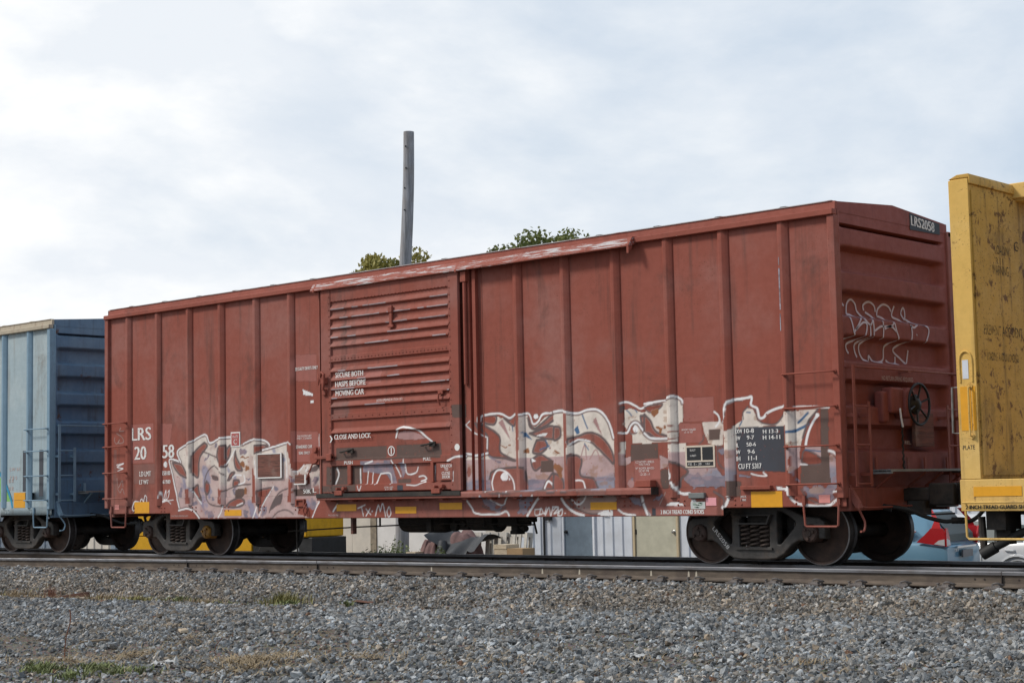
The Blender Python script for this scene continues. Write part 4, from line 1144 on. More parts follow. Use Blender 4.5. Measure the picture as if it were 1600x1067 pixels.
# latch gear on the left stile and on the body beside it
MB().box(-1.62, -1.50, -1.66, -1.605, 2.80, 2.90).tube([(-1.60, -1.67, 2.92), (-1.56, -1.69, 2.99), (-1.50, -1.69, 2.95), (-1.52, -1.67, 2.84), (-1.55, -1.67, 2.70)], .022, 8).box(-1.60, -1.52, -1.65, -1.605, 2.62, 2.72).build('door_latch', M['redscuff'], door, bevel=.006)
MB().box(-1.86, -1.74, -1.52, -1.46, 2.84, 2.96).tube([(-1.82, -1.53, 2.98), (-1.78, -1.55, 2.88), (-1.80, -1.54, 2.80)], .018, 8).build('latch_keeper', M['redscuff'], box, bevel=.006)
lk = MB().cyl((-1.90, -1.50, 1.63), (-1.90, -1.58, 1.63), .10, n=10).box(-1.96, -1.78, -1.56, -1.47, 1.52, 1.78).cyl((-1.86, -1.54, 1.76), (-1.86, -1.60, 1.76), .05, n=8).box(-1.78, -1.38, -1.66, -1.61, 1.60, 1.65).box(-1.50, -1.38, -1.67, -1.605, 1.57, 1.68).tube([(-1.92, -1.57, 1.56), (-2.06, -1.56, 1.36), (-2.12, -1.55, 1.28)], .014, 6)
lk.build('door_lock', M['redscuff'], box, bevel=.008)
MB().box(-1.745, -1.70, -1.53, -1.45, .98, 4.37).build('door_jamb', M['black'], box)
MB().box(-1.785, -1.75, -1.55, -1.45, .98, 4.37).build('door_jamb', M['red'], box)
# right jamb with the locking pipe
MB().box(1.445, 1.475, -1.50, -1.45, .98, 4.37).build('door_jamb', M['redscuff'], box)
jm = MB().box(1.475, 1.60, -1.535, -1.45, .98, 4.36).box(1.655, 1.72, -1.53, -1.45, .93, 4.36).box(1.78, 1.80, -1.468, -1.45, .93, 4.36)
jm.build('door_jamb', M['redscuff'], box)
for a, b, y in ((1.476, 1.599, -1.5365), (1.656, 1.719, -1.5315)):
    Xj, Zj = np.meshgrid(np.linspace(a, b, 8), np.arange(1.06, 2.40, .014))
    obj('jamb_face', grid_mesh('jamb_face', np.stack([Xj, np.full_like(Xj, y), Zj], -1), M['redg'], (Xj, Zj)), box)
MB().tube([(1.535, -1.56, 2.62), (1.535, -1.56, 4.30)], .03, 10).box(1.48, 1.59, -1.60, -1.53, 4.15, 4.30).build('locking_pipe', M['redscuff'], box, 40)
# lower door track with its ledge, and the hood over the door
xs = np.linspace(-1.76, 4.985, 420); prof = [(-1.475, .945), (-1.640, .945), (-1.640, .962), (-1.640, 1.000), (-1.640, 1.035), (-1.475, 1.045)]
Xl = np.repeat(xs[None], len(prof), 0); Yl = np.repeat(np.array([p[0] for p in prof])[:, None], len(xs), 1); Zl = np.repeat(np.array([p[1] for p in prof])[:, None], len(xs), 1)
trk = obj('door_track', grid_mesh('door_track', np.stack([Xl, Yl, Zl], -1), M['redg'], (Xl, Zl)), box)
MB().box(-1.76, 1.45, -1.655, -1.64, .985, 1.05).box(-1.76, -1.755, -1.64, -1.475, .945, 1.045).box(4.985, 4.99, -1.64, -1.475, .945, 1.045).build('track_lip', M['grime'], trk)['kind'] = 'stuff'
for i in range(13):
    MB().box(-1.55 + i * .5, -1.47 + i * .5, -1.60, -1.475, .918, .944).build('track_bracket', M['redscuff'], trk)
for x in (-1.22, .96):
    MB().box(x - .09, x + .09, -1.675, -1.61, 1.02, 1.095).cyl((x - .03, -1.68, 1.12), (x - .03, -1.60, 1.12), .022).cyl((x + .12, -1.68, 1.125), (x + .12, -1.60, 1.125), .03).build('door_roller', M['redscuff'], door, bevel=.006)
hd = MB().prism([(-1.47, 4.46), (-1.575, 4.45), (-1.655, 4.335), (-1.655, 4.315), (-1.60, 4.33), (-1.50, 4.36), (-1.47, 4.36)], 'x', -1.86, 4.74)
hd.build('door_hood', M['hood'], box)
for x in (-1.80, 1.42, 4.70):
    MB().prism([(-1.575, 4.452), (-1.66, 4.333), (-1.66, 4.22 if x > 4 else 4.30), (-1.575, 4.30)], 'x', x, x + .035).build('hood_gusset', M['redscuff'], box)
# small fittings on the side
fr = MB().box(-3.49, -2.80, -1.50, -1.485, 1.325, 1.345).box(-3.49, -2.80, -1.50, -1.485, 1.725, 1.74).box(-3.49, -3.47, -1.50, -1.485, 1.345, 1.725).box(-2.83, -2.80, -1.50, -1.485, 1.345, 1.725)
pb = MB().box(-3.48, -2.81, -1.492, -1.466, 1.335, 1.735).build('placard_board', M['placard'], box)
fr.build('board_frame', M['stencil'], pb)
cb = MB().box(-2.44, -2.16, -1.52, -1.466, 1.215, 1.365).build('card_holder', M['placard'], box, bevel=.004)
MB().box(-2.445, -2.155, -1.535, -1.52, 1.205, 1.225).box(-2.19, -2.155, -1.53, -1.50, 1.225, 1.37).build('holder_lip', M['stencil'], cb)
MB().box(-2.46, -2.24, -1.50, -1.47, .85, .87).box(-2.46, -2.24, -1.50, -1.47, .95, .97).box(-2.46, -2.43, -1.50, -1.47, .87, .95).box(-2.27, -2.24, -1.50, -1.47, .87, .95).build('roping_staple', M['redscuff'], box)
MB().tube([(-2.21, -1.475, .90), (-2.21, -1.51, .86), (-2.24, -1.52, .78), (-2.20, -1.52, .70), (-2.16, -1.51, .78), (-2.20, -1.51, .86)], .012, 8).build('roping_staple', M['redscuff'], box, 40)
# framed sign with PLATE C
sg = MB().box(-4.17, -3.918, -1.472, -1.462, 1.878, 2.132).build('plate_sign', M['stencil'], box)
MB().box(-4.147, -3.941, -1.476, -1.472, 1.90, 2.11).build('sign_face', flat('sign red', (.40, .10, .09), .6), sg)
lettering('PLATE', -4.11, 2.035, -3.97, 2.075, 'side', -1.4785, M['stencil'], sg); lettering('C', -4.085, 1.922, -4.00, 2.01, 'side', -1.4785, M['stencil'], sg)
# black and white inspection label
lb = MB().box(5.446, 5.923, -1.472, -1.463, 1.289, 1.579).build('inspection_label', flat('label cream', (.62, .52, .42), .6), box)
MB().box(5.475, 5.70, -1.475, -1.472, 1.385, 1.555).box(5.725, 5.895, -1.475, -1.472, 1.385, 1.555).box(5.475, 5.895, -1.475, -1.472, 1.31, 1.362).build('label_cells', M['black'], lb)
for t, a, b, c, d in (('BUILT', 5.53, 1.505, 5.62, 1.530), ('LUBED', 5.53, 1.435, 5.63, 1.458), ('RE  S - 20    107', 5.50, 1.322, 5.85, 1.35)):
    lettering(t, a, b, c, d, 'side', -1.4775, M['stencil'], lb)
# stencils on the sheets
TX = [('LRS', -7.072, 2.086, -6.479, 2.319, .012), ('20', -6.979, 1.738, -6.627, 1.978, .012), ('58', -6.12, 1.743, -5.79, 1.98, .012), ('LD LMT', -6.831, 1.435, -6.482, 1.522, .004), ('LT WT', -6.832, 1.291, -6.556, 1.367, .004),
      ('158100', -6.13, 1.44, -5.90, 1.515, .003), ('61900', -6.12, 1.286, -5.90, 1.358, .003), ('STANDARD CAR', -2.46, 1.797, -2.06, 1.85, .002), ('SEAL ONLY', -2.39, 1.70, -2.12, 1.746, .002),
      ('THIS ROOM PART', -2.43, 1.98, -2.07, 2.013, 0), ('MET. 12/0000', -2.43, 1.944, -2.07, 1.973, 0), ('50K', -2.287, 1.061, -2.102, 1.132, .004), ('L', -2.05, 1.073, -1.973, 1.15, .006),
      ('SECURITY DEVICE ONLY', -2.46, 3.075, -1.90, 3.13, .002), ('EXW', 6.255, 1.71, 6.362, 1.765, .002), ('10-8', 6.396, 1.711, 6.542, 1.768, .003), ('H 13-3', 6.682, 1.695, 6.91, 1.746, .003), ('EW', 6.266, 1.627, 6.331, 1.675, .002),
      ('9-7', 6.434, 1.628, 6.542, 1.68, .003), ('H 14-11', 6.679, 1.619, 6.937, 1.671, .003), ('IL', 6.268, 1.534, 6.30, 1.585, .002), ('50-6', 6.425, 1.54, 6.567, 1.59, .003), ('IW', 6.261, 1.446, 6.323, 1.496, .002), ('9-6', 6.439, 1.447, 6.546, 1.50, .003),
      ('IH', 6.261, 1.356, 6.32, 1.416, .002), ('11-1', 6.445, 1.362, 6.573, 1.417, .003), ('CU FT 5317', 6.287, 1.254, 6.64, 1.321, .003),
      ('ROOF SEALED', 5.40, 1.78, 5.63, 1.804, 0), ('12 13 107', 5.44, 1.747, 5.58, 1.77, 0), ('CCT WCMPDS. 40MRCO-', 4.605, 1.37, 4.926, 1.402, 0), ('TON-12-MCB', 4.66, 1.339, 4.85, 1.365, 0), ('WT WCMPDS. 40MRCO-', 4.602, 1.287, 4.923, 1.315, 0), ('12CMM 1MB', 4.66, 1.252, 4.83, 1.28, 0), ('12-25-11', 4.68, 1.205, 4.843, 1.236, 0)]
for t, a, b, c, d, bo in TX:
    lettering(t, a, b, c, d, 'side', YW - .0085, M['stencil'], box, bo)
for t, a, b, c, d, bo in (('2 INCH TREAD COND BRAKE SHOES', -5.88, .700, -5.38, .728, 0), ('PILOVER 900', -1.675, .691, -1.438, .718, 0), ('2 INCH TREAD COND SHOES', 5.015, .683, 5.723, .738, .003), ('JACK', 6.308, .881, 6.40, .912, .001), ('HERE', 6.306, .844, 6.393, .872, .001)):
    lettering(t, a, b, c, d, 'side', YW - .015, M['stencil'] if bo else M['ghost'], box, bo)
for t, a, b, c, d, bo, y in (('SECURE BOTH', -1.303, 2.885, -.655, 2.965, .004, -1.618), ('HASPS BEFORE', -1.307, 2.738, -.599, 2.822, .004, -1.618), ('MOVING CAR', -1.303, 2.592, -.639, 2.676, .004, -1.618), ('DOOR OPENING W 10-0 H 10-3', -.353, 2.455, .222, 2.495, 0, -1.618), ('CLOSE AND LOCK', -1.347, 1.905, -.495, 1.98, .004, -1.618),
                             ('PUSH', -1.13, 1.505, -.934, 1.556, .003, -1.608), ('PULL', .65, 1.515, .818, 1.562, .003, -1.608), ('UNLATCH', 1.024, 1.403, 1.253, 1.449, .002, -1.612), ('TO', 1.098, 1.357, 1.175, 1.396, .002, -1.612), ('CLOSE', 1.043, 1.295, 1.214, 1.341, .002, -1.612), ('DOOR', 1.052, 1.241, 1.212, 1.287, .002, -1.612), ('DOOR LUBED', -.217, 1.116, -.018, 1.14, 0, -1.608), ('6-14-98', -.20, 1.085, -.04, 1.108, 0, -1.608)):
    lettering(t, a, b, c, d, 'side', y, M['stencil'], door, bo)
MB().box(.93, 1.27, -1.611, -1.605, 1.215, 1.47).build('notice_patch', M['red'], door)
rg = MB()
n = 28
pr_ = [(-.076 + .078 * math.cos(2 * math.pi * k / n), 1.685 + .077 * math.sin(2 * math.pi * k / n)) for k in range(n)]
pi_ = [(-.076 + .060 * math.cos(2 * math.pi * k / n), 1.685 + .060 * math.sin(2 * math.pi * k / n)) for k in range(n)]
rg.add([(x, -1.581, z) for x, z in pr_ + pi_], [(k, (k + 1) % n, n + (k + 1) % n, n + k) for k in range(n)]).add([(x, -1.581, z) for x, z in ((-.088, 1.635), (-.064, 1.635), (-.064, 1.735), (-.088, 1.735))], [(0, 1, 2, 3)])
rg.build('door_emblem', M['stencil'], door)
MB().add([(1.37 + .052 * math.cos(2 * math.pi * k / 20), -1.611, 1.695 + .052 * math.sin(2 * math.pi * k / 20)) for k in range(20)], [tuple(range(20))]).build('round_sticker', M['stencil'], door)
MB().add([(x, -1.611, z) for x, z in ((-1.47, 1.97), (-1.44, 1.97), (-1.395, 1.915), (-1.44, 1.86), (-1.47, 1.86), (-1.43, 1.915))], [(0, 1, 2, 5), (5, 2, 3, 4)]).build('arrow_mark', M['stencil'], door)
# reflectors and stickers
for a, b, c, d in ((-1.474, .769, -1.01, .876), (-.117, .724, .344, .826), (.846, .775, 1.317, .876), (-4.35, .708, -3.89, .811), (-6.98, .768, -6.525, .972), (3.797, .75, 4.262, .854), (6.471, .760, 6.942, .961)):
    MB().box(a, b + 0 if False else c, YW - .0155, YW - .011, b, d).build('reflector', M['orange'], box)
for a, b, c, d, m in ((-7.60, .839, -7.46, .925, 'pink'), (5.761, .788, 5.926, .892, 'pinkh'), (7.478, .805, 7.639, .905, 'pink'), (5.515, .747, 5.747, .842, 'teal')):
    MB().box(a, c, YW - .0165, YW - .012, b, d).build('sticker', M[m], box)
stp = MB()
for k in range(14):
    a = 5.52 + random.random() * .17; b = .752 + random.random() * .07
    stp.box(a, a + .02 + random.random() * .04, YW - .018, YW - .0165, b, b + .006 + random.random() * .012)
stp.build('sticker_print', M['green'], box)
MB().box(5.511, 5.762, -1.52, YW - .012, .887, .959).build('identity_tag', M['aei'], box, bevel=.006)
for a, b, c, d in ((4.62, 1.05, 4.86, 1.12), (6.34, .985, 6.80, 1.035)):
    MB().box(a, c, -1.53, -1.47, b, d).build('side_bracket', M['redscuff'], box, bevel=.006)
MB().box(4.70, 4.95, -1.60, -1.47, 1.047, 1.14).build('track_stop', M['redscuff'], box, bevel=.008)
MB().box(7.030, 7.048, YP - .0022, YP - .0006, 3.25, 3.78).box(7.028, 7.040, YP - .0022, YP - .0006, 2.98, 3.20).box(7.034, 7.044, YP - .0022, YP - .0006, 3.82, 3.92).build('paint_scrape', simple('pale blue scrape', (.27, .27, .31), .7, 0, .6, 9, .1, dirt=(.26, .08, .055)), box)
# right end: number board, brake gear, card board, tag
MB().add([(LH - .0255, y, z) for y, z in ((.44, 4.375), (1.26, 4.385), (1.26, 4.535), (.44, 4.60))], [(0, 1, 2, 3)]).build('number_board', M['black'], box)
lettering('LRS2058', .475, 4.42, 1.10, 4.55, 'end', LH - .022, M['stencil'], box, .006, shear=-.035)
lettering('NO RETURN SPRING REQUIRED', -.46, 2.335, .34, 2.40, 'end', LH - .02, M['ghost'], box)
lettering('REL.', .06, 1.53, .22, 1.575, 'end', LH - .02, M['ghost'], box)
def end_x(y, z):
    return LH - .035 + float(end_profile(np.array(z), np.array(y)))
for s in TAGS:
    p = np.array([[float(q) / 100 for q in t.split(',')] for t in s.split()]); p = catmull(p, False, 8)
    m = MB(); vs_ = []; w = .014
    for i, (y, z) in enumerate(p):
        d = p[min(i + 1, len(p) - 1)] - p[max(i - 1, 0)]; d = d / max(np.linalg.norm(d), 1e-6); nrm = np.array([-d[1], d[0]])
        for sg_ in (-1, 1):
            q = np.array([y, z]) + nrm * w * sg_; q[0] = max(q[0], -1.37)
            vs_.append((end_x(q[0], q[1]) + .006, q[0], q[1]))
    m.add(vs_, [(2 * i, 2 * i + 1, 2 * i + 3, 2 * i + 2) for i in range(len(p) - 1)])
    m.build('spray_tag', M['spray'], box)
bx = LH + .22
bw = MB()
rim = [(bx, .04 + .265 * math.cos(2 * math.pi * k / 36), 2.035 + .265 * math.sin(2 * math.pi * k / 36)) for k in range(36)]
bw.tube(rim, .017, 8, closed=True)
for k in range(6):
    a = 2 * math.pi * k / 6 + .3
    bw.tube([(bx - .03, .04 + .05 * math.cos(a), 2.035 + .05 * math.sin(a)), (bx + .0, .04 + .26 * math.cos(a), 2.035 + .26 * math.sin(a))], .013, 6)
bw.lathe([(0, .03), (.05, .025), (.09, -.01), (.13, -.03), (.13, -.05), (0, -.05)], (bx - .02, .04, 2.035), 'x', 20)
bw.build('brake_wheel', M['black'], box, 40)
MB().box(LH - .06, LH + .10, -.44, -.12, 1.92, 2.25).box(LH - .10, LH + .04, -.56, -.40, 1.80, 2.20).prism([(-.16, 2.2), (-.05, 2.26), (.08, 2.22), (.16, 2.04), (.08, 1.86), (-.16, 1.86)], 'x', LH - .05, LH + .15).build('brake_housing', M['redend'], box, bevel=.03)
ch = MB()
for k in range(16):
    z = 1.84 - k * .042
    ch.tube([(LH + .10 + .010 * (k % 2), -.22 + .012 * math.cos(t), z + .024 * math.sin(t)) for t in [i * math.pi / 4 for i in range(8)]], .007, 5, closed=True)
ch.build('brake_chain', M['grime'], box, 40)
MB().tube([(LH + .13, -.30, 1.98), (LH + .14, -.30, 1.86), (LH + .15, -.28, 1.74)], .013, 6).build('release_handle', M['stencil'], box, 40)
MB().box(LH - .05, LH + .005, .30, .80, 1.50, 1.94).build('route_card_board', M['placard'], box, bevel=.006)
MB().box(LH - .02, LH + .02, .0, .62, .62, .97).box(LH - .1, LH + .12, .55, 1.1, .70, .95).build('striker_plate', M['grime'], box, bevel=.01)
MB().tube([(LH + .06, -.35, .70), (LH + .30, -.30, .64), (LH + .55, -.25, .63), (LH + .78, -.2, .64)], .012, 6).build('angle_cock_pipe', M['grime'], box, 40)
# underfloor brake gear
MB().lathe([(0, -.55), (.10, -.54), (.19, -.48), (.20, -.4), (.20, .4), (.19, .48), (.10, .54), (0, .55)], (-.35, -.55, .60), 'x', 20).build('air_reservoir', M['grime'], box, 40)
cy = MB().lathe([(0, -.32), (.13, -.32), (.17, -.26), (.17, .2), (.19, .22), (.19, .27), (0, .27)], (1.0, -.6, .60), 'x', 18).build('brake_cylinder', M['grime'], box, 35)
cv = MB().box(.25, .62, -.62, -.34, .44, .70).cyl((.35, -.6, .50), (.35, -.68, .50), .08).cyl((.52, -.6, .54), (.52, -.66, .54), .06).box(1.35, 1.75, -.75, -.4, .50, .66).box(1.55, 1.95, -.72, -.5, .56, .70).cyl((1.62, -.6, .42), (1.62, -.6, .55), .09).cyl((1.72, -.6, .50), (1.86, -.66, .46), .05).box(1.56, 1.70, -.70, -.5, .38, .44)
cv.build('control_valve', M['grime'], box, bevel=.015)
rd = MB().tube([(-3.3, -.95, .43), (-1.6, -.9, .50), (.2, -.85, .55), (2.2, -.85, .53)], .012, 6).tube([(-2.9, -1.1, .65), (-2.9, -1.1, .34), (-2.88, -1.1, .05)], .012, 6)
for x in (-1.1, .05, 1.2):
    rd.tube([(x, -.88, .66), (x, -.88, .50)], .016, 6)
rd.tube([(2.0, -.9, .66), (2.25, -.92, .58), (2.3, -.92, .40)], .016, 6).box(.0, .10, -.92, -.86, .42, .62)
rd.build('brake_rod', M['grime'], box, 40)
MB().box(-1.335, -1.285, -1.30, -1.22, .40, .655).build('rod_hanger', M['placard'], box)

# ------------------------------------------------------------------ the blue boxcar
blue = thing('boxcar', 'faded pale blue boxcar with dark blue end, coupled left of the red boxcar', 'boxcar', (-17.575, 0, 0))
make_boxcar(blue, False)
for a, b, c, d in ((6.52, .90, 6.93, 1.20),):
    MB().box(a, c, YW - .016, YW - .0045, .90, 1.05).box(a, c, YW - .016, YW - .0045, 1.056, 1.20).build('reflector', M['orange'], blue)
gt = MB().add([(x, YW - .0065, z) for x, z in ((5.0, .935), (6.44, .935), (6.30, 1.16), (6.10, 1.45), (5.9, 1.56), (5.4, 1.3), (5.0, 1.5))], [tuple(range(7))])
gt.build('graffiti_fill', flat('lime green spray paint', (.22, .47, .13), .7), blue)
w = []
p = catmull([(6.47, .90), (6.40, 1.08), (6.22, 1.36), (6.02, 1.56), (5.9, 1.62), (5.6, 1.50), (5.3, 1.4)], False, 8)
m = MB(); vs_ = []
for i, (x, z) in enumerate(p):
    d = p[min(i + 1, len(p) - 1)] - p[max(i - 1, 0)]; d = d / np.linalg.norm(d)
    for sg_ in (-1, 1):
        vs_.append((x - d[1] * .03 * sg_, YW - .0145, z + d[0] * .03 * sg_))
m.add(vs_, [(2 * i, 2 * i + 1, 2 * i + 3, 2 * i + 2) for i in range(len(p) - 1)]).build('graffiti_outline', flat('cyan spray paint', (.03, .26, .42), .7), blue)
for a, b, c, d in ((6.83, 1.22, 6.93, 2.02), (7.42, 1.12, 7.56, 2.02)):
    MB().box(a, c, YW - .0075, YW - .0045, b, d).build('dark_patch', M['slate'], blue)
lettering('LW 61', 6.35, 1.63, 6.72, 1.70, 'side', YW - .008, M['ghost'], blue); lettering('7 8 0', 6.35, 1.46, 6.62, 1.53, 'side', YW - .008, M['ghost'], blue)
for z in (1.25, 1.40):
    lettering('B R', 6.32, z, 6.50, z + .07, 'side', YW - .008, M['ghost'], blue)

# ------------------------------------------------------------------ the yellow flatcar at the right
yel = thing('flatcar', 'rusty yellow lumber flatcar with a tall end bulkhead, right of the red boxcar', 'flatcar', (9.43, 0, 0))
bk = MB().box(.0, .245, -1.50, 1.50, 1.05, 4.575).build('bulkhead', M['yeld'], yel, bevel=.02)
MB().box(-.003, .244, -1.512, -1.501, 1.06, 4.56).build('bulkhead_edge', M['yel'], bk, bevel=.004)
MB().box(.247, .262, -1.46, 1.46, 1.10, 4.43).build('bulkhead_sheet', M['yeld'], bk)
MB().prism([(-.01, 4.576), (.10, 4.622), (.25, 4.622), (.27, 4.576), (.27, 4.50), (.2455, 4.50), (.2455, 4.5755)], 'y', -1.50, 1.50).build('bulkhead_cap', M['yeld'], bk, bevel=.008)
MB().box(.02, 18.0, -.36, -.31, 4.45, 4.64).box(.02, 18.0, .31, .36, 4.45, 4.64).box(.02, 18, -.31, .31, 4.42, 4.45).build('top_chord', M['yel'], yel, bevel=.01)
for k in range(13):
    x = 1.4 + k * 1.35
    MB().box(x, x + .16, -.20, .20, 1.05, 4.42).build('centre_post', M['yel'], yel, bevel=.01)
    MB().prism([(x + .16, 1.1), (x + 1.35, 4.2), (x + 1.35, 4.38), (x + .16, 1.28)], 'y', -.05, .05).build('centre_brace', M['yel'], yel)
MB().box(0, 18.2, -1.46, 1.46, .98, 1.045).build('deck', M['yeld'], yel)
MB().box(-.02, 18.2, -1.515, -1.46, .69, 1.055).box(-.02, 18.2, 1.46, 1.50, .69, 1.055).build('side_sill', M['yel'], yel, bevel=.008)
MB().box(-.03, .0, -1.45, 1.45, .70, 1.05).build('end_sill', M['yel'], yel)
MB().box(.1, 18, -.25, .25, .62, .95).box(1.2, 2.6, -1.2, 1.2, .75, .95).build('underframe', M['grime'], yel)
MB().box(.15, .36 + .38, -1.5215, -1.5165, .86, .97).build('reflector', M['orange'], yel)
MB().box(.035, .165, -1.5165, -1.5125, 1.62, 2.13).box(.185, .225, -1.5165, -1.5125, 1.62, 2.13).build('reflector', M['orange'], yel)
lettering('2 INCH TREAD GUARD SHOES', .04, .715, .87, .76, 'side', -1.518, M['black'], yel, .002)
lettering('PLATE', .04, 1.40, .19, 1.45, 'side', -1.5145, M['black'], yel)
for t, a, b, c, d in (('LOADING', -.93, 3.72, -.51, 3.83), ('G', -.42, 3.80, -.30, 3.92), ('R I I', -.92, 3.60, -.73, 3.68), ('WARNING', -1.02, 3.47, -.60, 3.59), ('PREVENT ACCIDENT', -1.30, 2.74, -.30, 2.86), ('A', -.85, 2.51, -.78, 2.55), ('LOADING AND UNLOADING', -1.25, 2.44, -.44, 2.54)):
    lettering(t, a, b - .0, c, d, 'end', .2645, M['wornblack'], yel)
sl = MB().box(.075, .15, -1.5165, -1.513, 2.22, 2.44).build('hand_hole_plate', flat('pale grey plate', (.62, .64, .68), .5), yel)
MB().tube([tuple(q) for q in catmull([(.045, -1.515, 2.18), (.04, -1.517, 2.42), (.065, -1.519, 2.51), (.12, -1.52, 2.54), (.175, -1.519, 2.51), (.20, -1.517, 2.42), (.195, -1.515, 2.18)], k=4)], .012, 8).build('hand_hole_rim', M['yel'], sl, 40)
MB().tube([(.165, -1.50, 2.13), (.165, -1.57, 2.12), (.165, -1.57, 1.56), (.165, -1.50, 1.55)], .012, 8).cyl((.165, -1.512, 2.13), (.165, -1.53, 2.13), .03, n=8).cyl((.165, -1.512, 1.55), (.165, -1.53, 1.55), .03, n=8).build('grab_iron', M['yel'], yel, 40)
MB().tube([(0, -1.44, 2.13), (-.09, -1.47, 2.13), (-.10, -1.47, 1.60), (0, -1.44, 1.59)], .013, 8).build('grab_iron', M['galv'], yel, 40)
MB().tube([(.03, -1.50, .80), (.03, -1.57, .79), (.78, -1.57, .79), (.80, -1.57, .85), (.80, -1.51, .88)], .012, 8).build('grab_iron', M['yel'], yel, 40)
MB().tube([(.03, -1.50, .72), (.035, -1.50, .40), (.06, -1.50, .37), (.80, -1.50, .37), (.83, -1.50, .40), (.84, -1.50, .69), (.88, -1.50, .715), (.95, -1.50, .72)], .015, 8).build('step', M['yel'], yel, 40)
make_coupler(yel, .05, -1, M['grime'])
make_truck(yel, 1.9)
MB().box(.18, .42, -1.3, -.9, .47, .69).box(.6, 1.0, -1.2, -.7, .45, .69).tube([(.05, -1.15, .62), (.06, -1.15, .30), (.07, -1.15, .20)], .045, 8).tube([(.22, -1.16, .55), (.20, -1.16, .2)], .008, 6).box(.22, .40, -1.15, -1.0, .30, .5).build('brake_rigging', M['grime'], yel)
MB().tube([tuple(q) for q in catmull([(1.35, -1.0, .50), (.85, -1.1, .49), (.55, -1.12, .44), (.36, -1.15, .34), (.20, -1.17, .26)])], .05, 10).cyl((.22, -1.17, .27), (.06, -1.20, .18), .07).build('air_hose', M['blackrub'], yel, 40)

# ------------------------------------------------------------------ track
def yf(x):                                   # the front rail swings away from the main track towards the left
    return -1.43 - 0.0036 * (11.0 - x) ** 2 if x < 11 else -1.43
RP = [(-.07, -.18), (-.07, -.168), (-.022, -.150), (-.009, -.135), (-.009, -.050), (-.034, -.040), (-.037, -.008), (-.030, 0), (.030, 0), (.037, -.008), (.034, -.040), (.009, -.050), (.009, -.135), (.022, -.150), (.07, -.168), (.07, -.18)]
def make_rail(label, fy, x0, x1, n, side, head, z=0.0, grp='rails of the track'):
    m = MB(); xs = np.linspace(x0, x1, n); k = len(RP); vs_ = []
    for x in xs:
        vs_ += [(x, fy(x) + a, z + b) for a, b in RP]
    fs, mi = [], []
    for i in range(n - 1):
        for j in range(k):
            q = (j + 1) % k
            m.f.append((i * k + j, i * k + q, (i + 1) * k + q, (i + 1) * k + j)); m.m.append(1 if 5 <= j <= 9 else 0)
    m.v = vs_
    o = m.build('rail', [side, head], None, 30)
    return tag(o, label, 'rail')
front = make_rail('brown front rail nearest the gravel, with spring clips along its foot', yf, -60, 45, 140, M['railrust'], M['steeltop'])
nearr = make_rail('near running rail under the boxcar wheels, just behind the front rail', lambda x: -.755, -80, 45, 30, M['railrust'], M['steeltop'])
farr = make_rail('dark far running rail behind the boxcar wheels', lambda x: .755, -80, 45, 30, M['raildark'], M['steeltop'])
TIE_X = np.arange(-30, 24, .585)
pl = MB().box(-.09, .09, -.19, .19, -.196, -.1805).box(-.09, .09, -.115, -.072, -.1805, -.166).box(-.09, .09, .072, .115, -.1805, -.166).mesh('tie_plate', M['clip'])
cpts = [(-.055, -.105, -.172), (-.05, -.10, -.140), (.0, -.095, -.128), (.045, -.06, -.145), (.05, -.035, -.150), (.03, -.03, -.148), (.0, -.06, -.140)]
clp = MB().tube([tuple(q) for q in catmull(cpts, k=4)], .0125, 7).box(-.05, .045, -.145, -.10, -.18, -.150).mesh('rail_clip', M['clip'], 50)
spk = MB().box(-.010, .010, -.095, -.072, -.18, -.142).box(-.016, .016, -.105, -.065, -.150, -.138).mesh('spike', M['clip'])
brc = MB().box(-.06, .06, -.16, -.04, -.18, -.165).prism([(-.15, -.166), (-.05, -.166), (-.02, -.06), (-.035, -.05)], 'x', -.035, .035).mesh('rail_brace', M['raildark'])
tie = MB().box(-.115, .115, -1.95, 1.35, -.40, -.197).mesh('crosstie', M['tie'])
for i, x in enumerate(TIE_X):
    if x < -14 or x > 13:
        continue
    a = math.atan((yf(x + .1) - yf(x - .1)) / .2)
    obj('tie_plate', pl, front, (x, yf(x), 0), (0, 0, a)); obj('rail_clip', clp, front, (x + .03, yf(x), 0), (0, 0, a + random.uniform(-.2, .2)))
    if i % 2:
        obj('spike', spk, front, (x - .13 + random.uniform(-.02, .02), yf(x), 0), (0, 0, a))
    if -1 < x < 9:
        obj('rail_brace', brc, farr, (x, .755, 0))
    o = obj('crosstie', tie, None, (x, random.uniform(-.14, .05) + (yf(x) + 1.43) * .55, random.uniform(-.012, .003)), (0, 0, random.uniform(-.02, .02)))
    tag(o, 'dark timber crosstie half buried in ballast under the rails', 'crosstie', 'crossties under the rails')
# bolted joints on the front rail
for x in (9.85, -1.35, -4.3):
    a = math.atan((yf(x + .1) - yf(x - .1)) / .2)
    MB().box(-.004, .004, -.0385, .0385, -.16, .0012).build('rail_joint_gap', M['raildark'], front).matrix_local = Matrix.Translation((x, yf(x), 0)) @ Matrix.Rotation(a, 4, 'Z')
    for d in (-.34, -.22, .2, .33):
        h = MB().cyl((0, -.0075, -.092), (0, -.0125, -.092), .013, n=10).build('bolt_hole', M['raildark'], front); h.location = (x + d, yf(x + d), 0); h.rotation_euler = (0, 0, a)
sp_ = flat('overspray marks', (.48, .42, .33), .8)
for x in (.98, 3.05, 3.7, 4.9, 5.5, 5.62):
    a = math.atan((yf(x + .1) - yf(x - .1)) / .2)
    h = MB().add([(-.016, -.0098, -.132), (.016, -.0098, -.132), (.011, -.0096, -.06), (-.008, -.0096, -.06)], [(0, 1, 2, 3)]).build('paint_mark', sp_, front); h.location = (x, yf(x) - .0012, 0); h.rotation_euler = (0, 0, a)

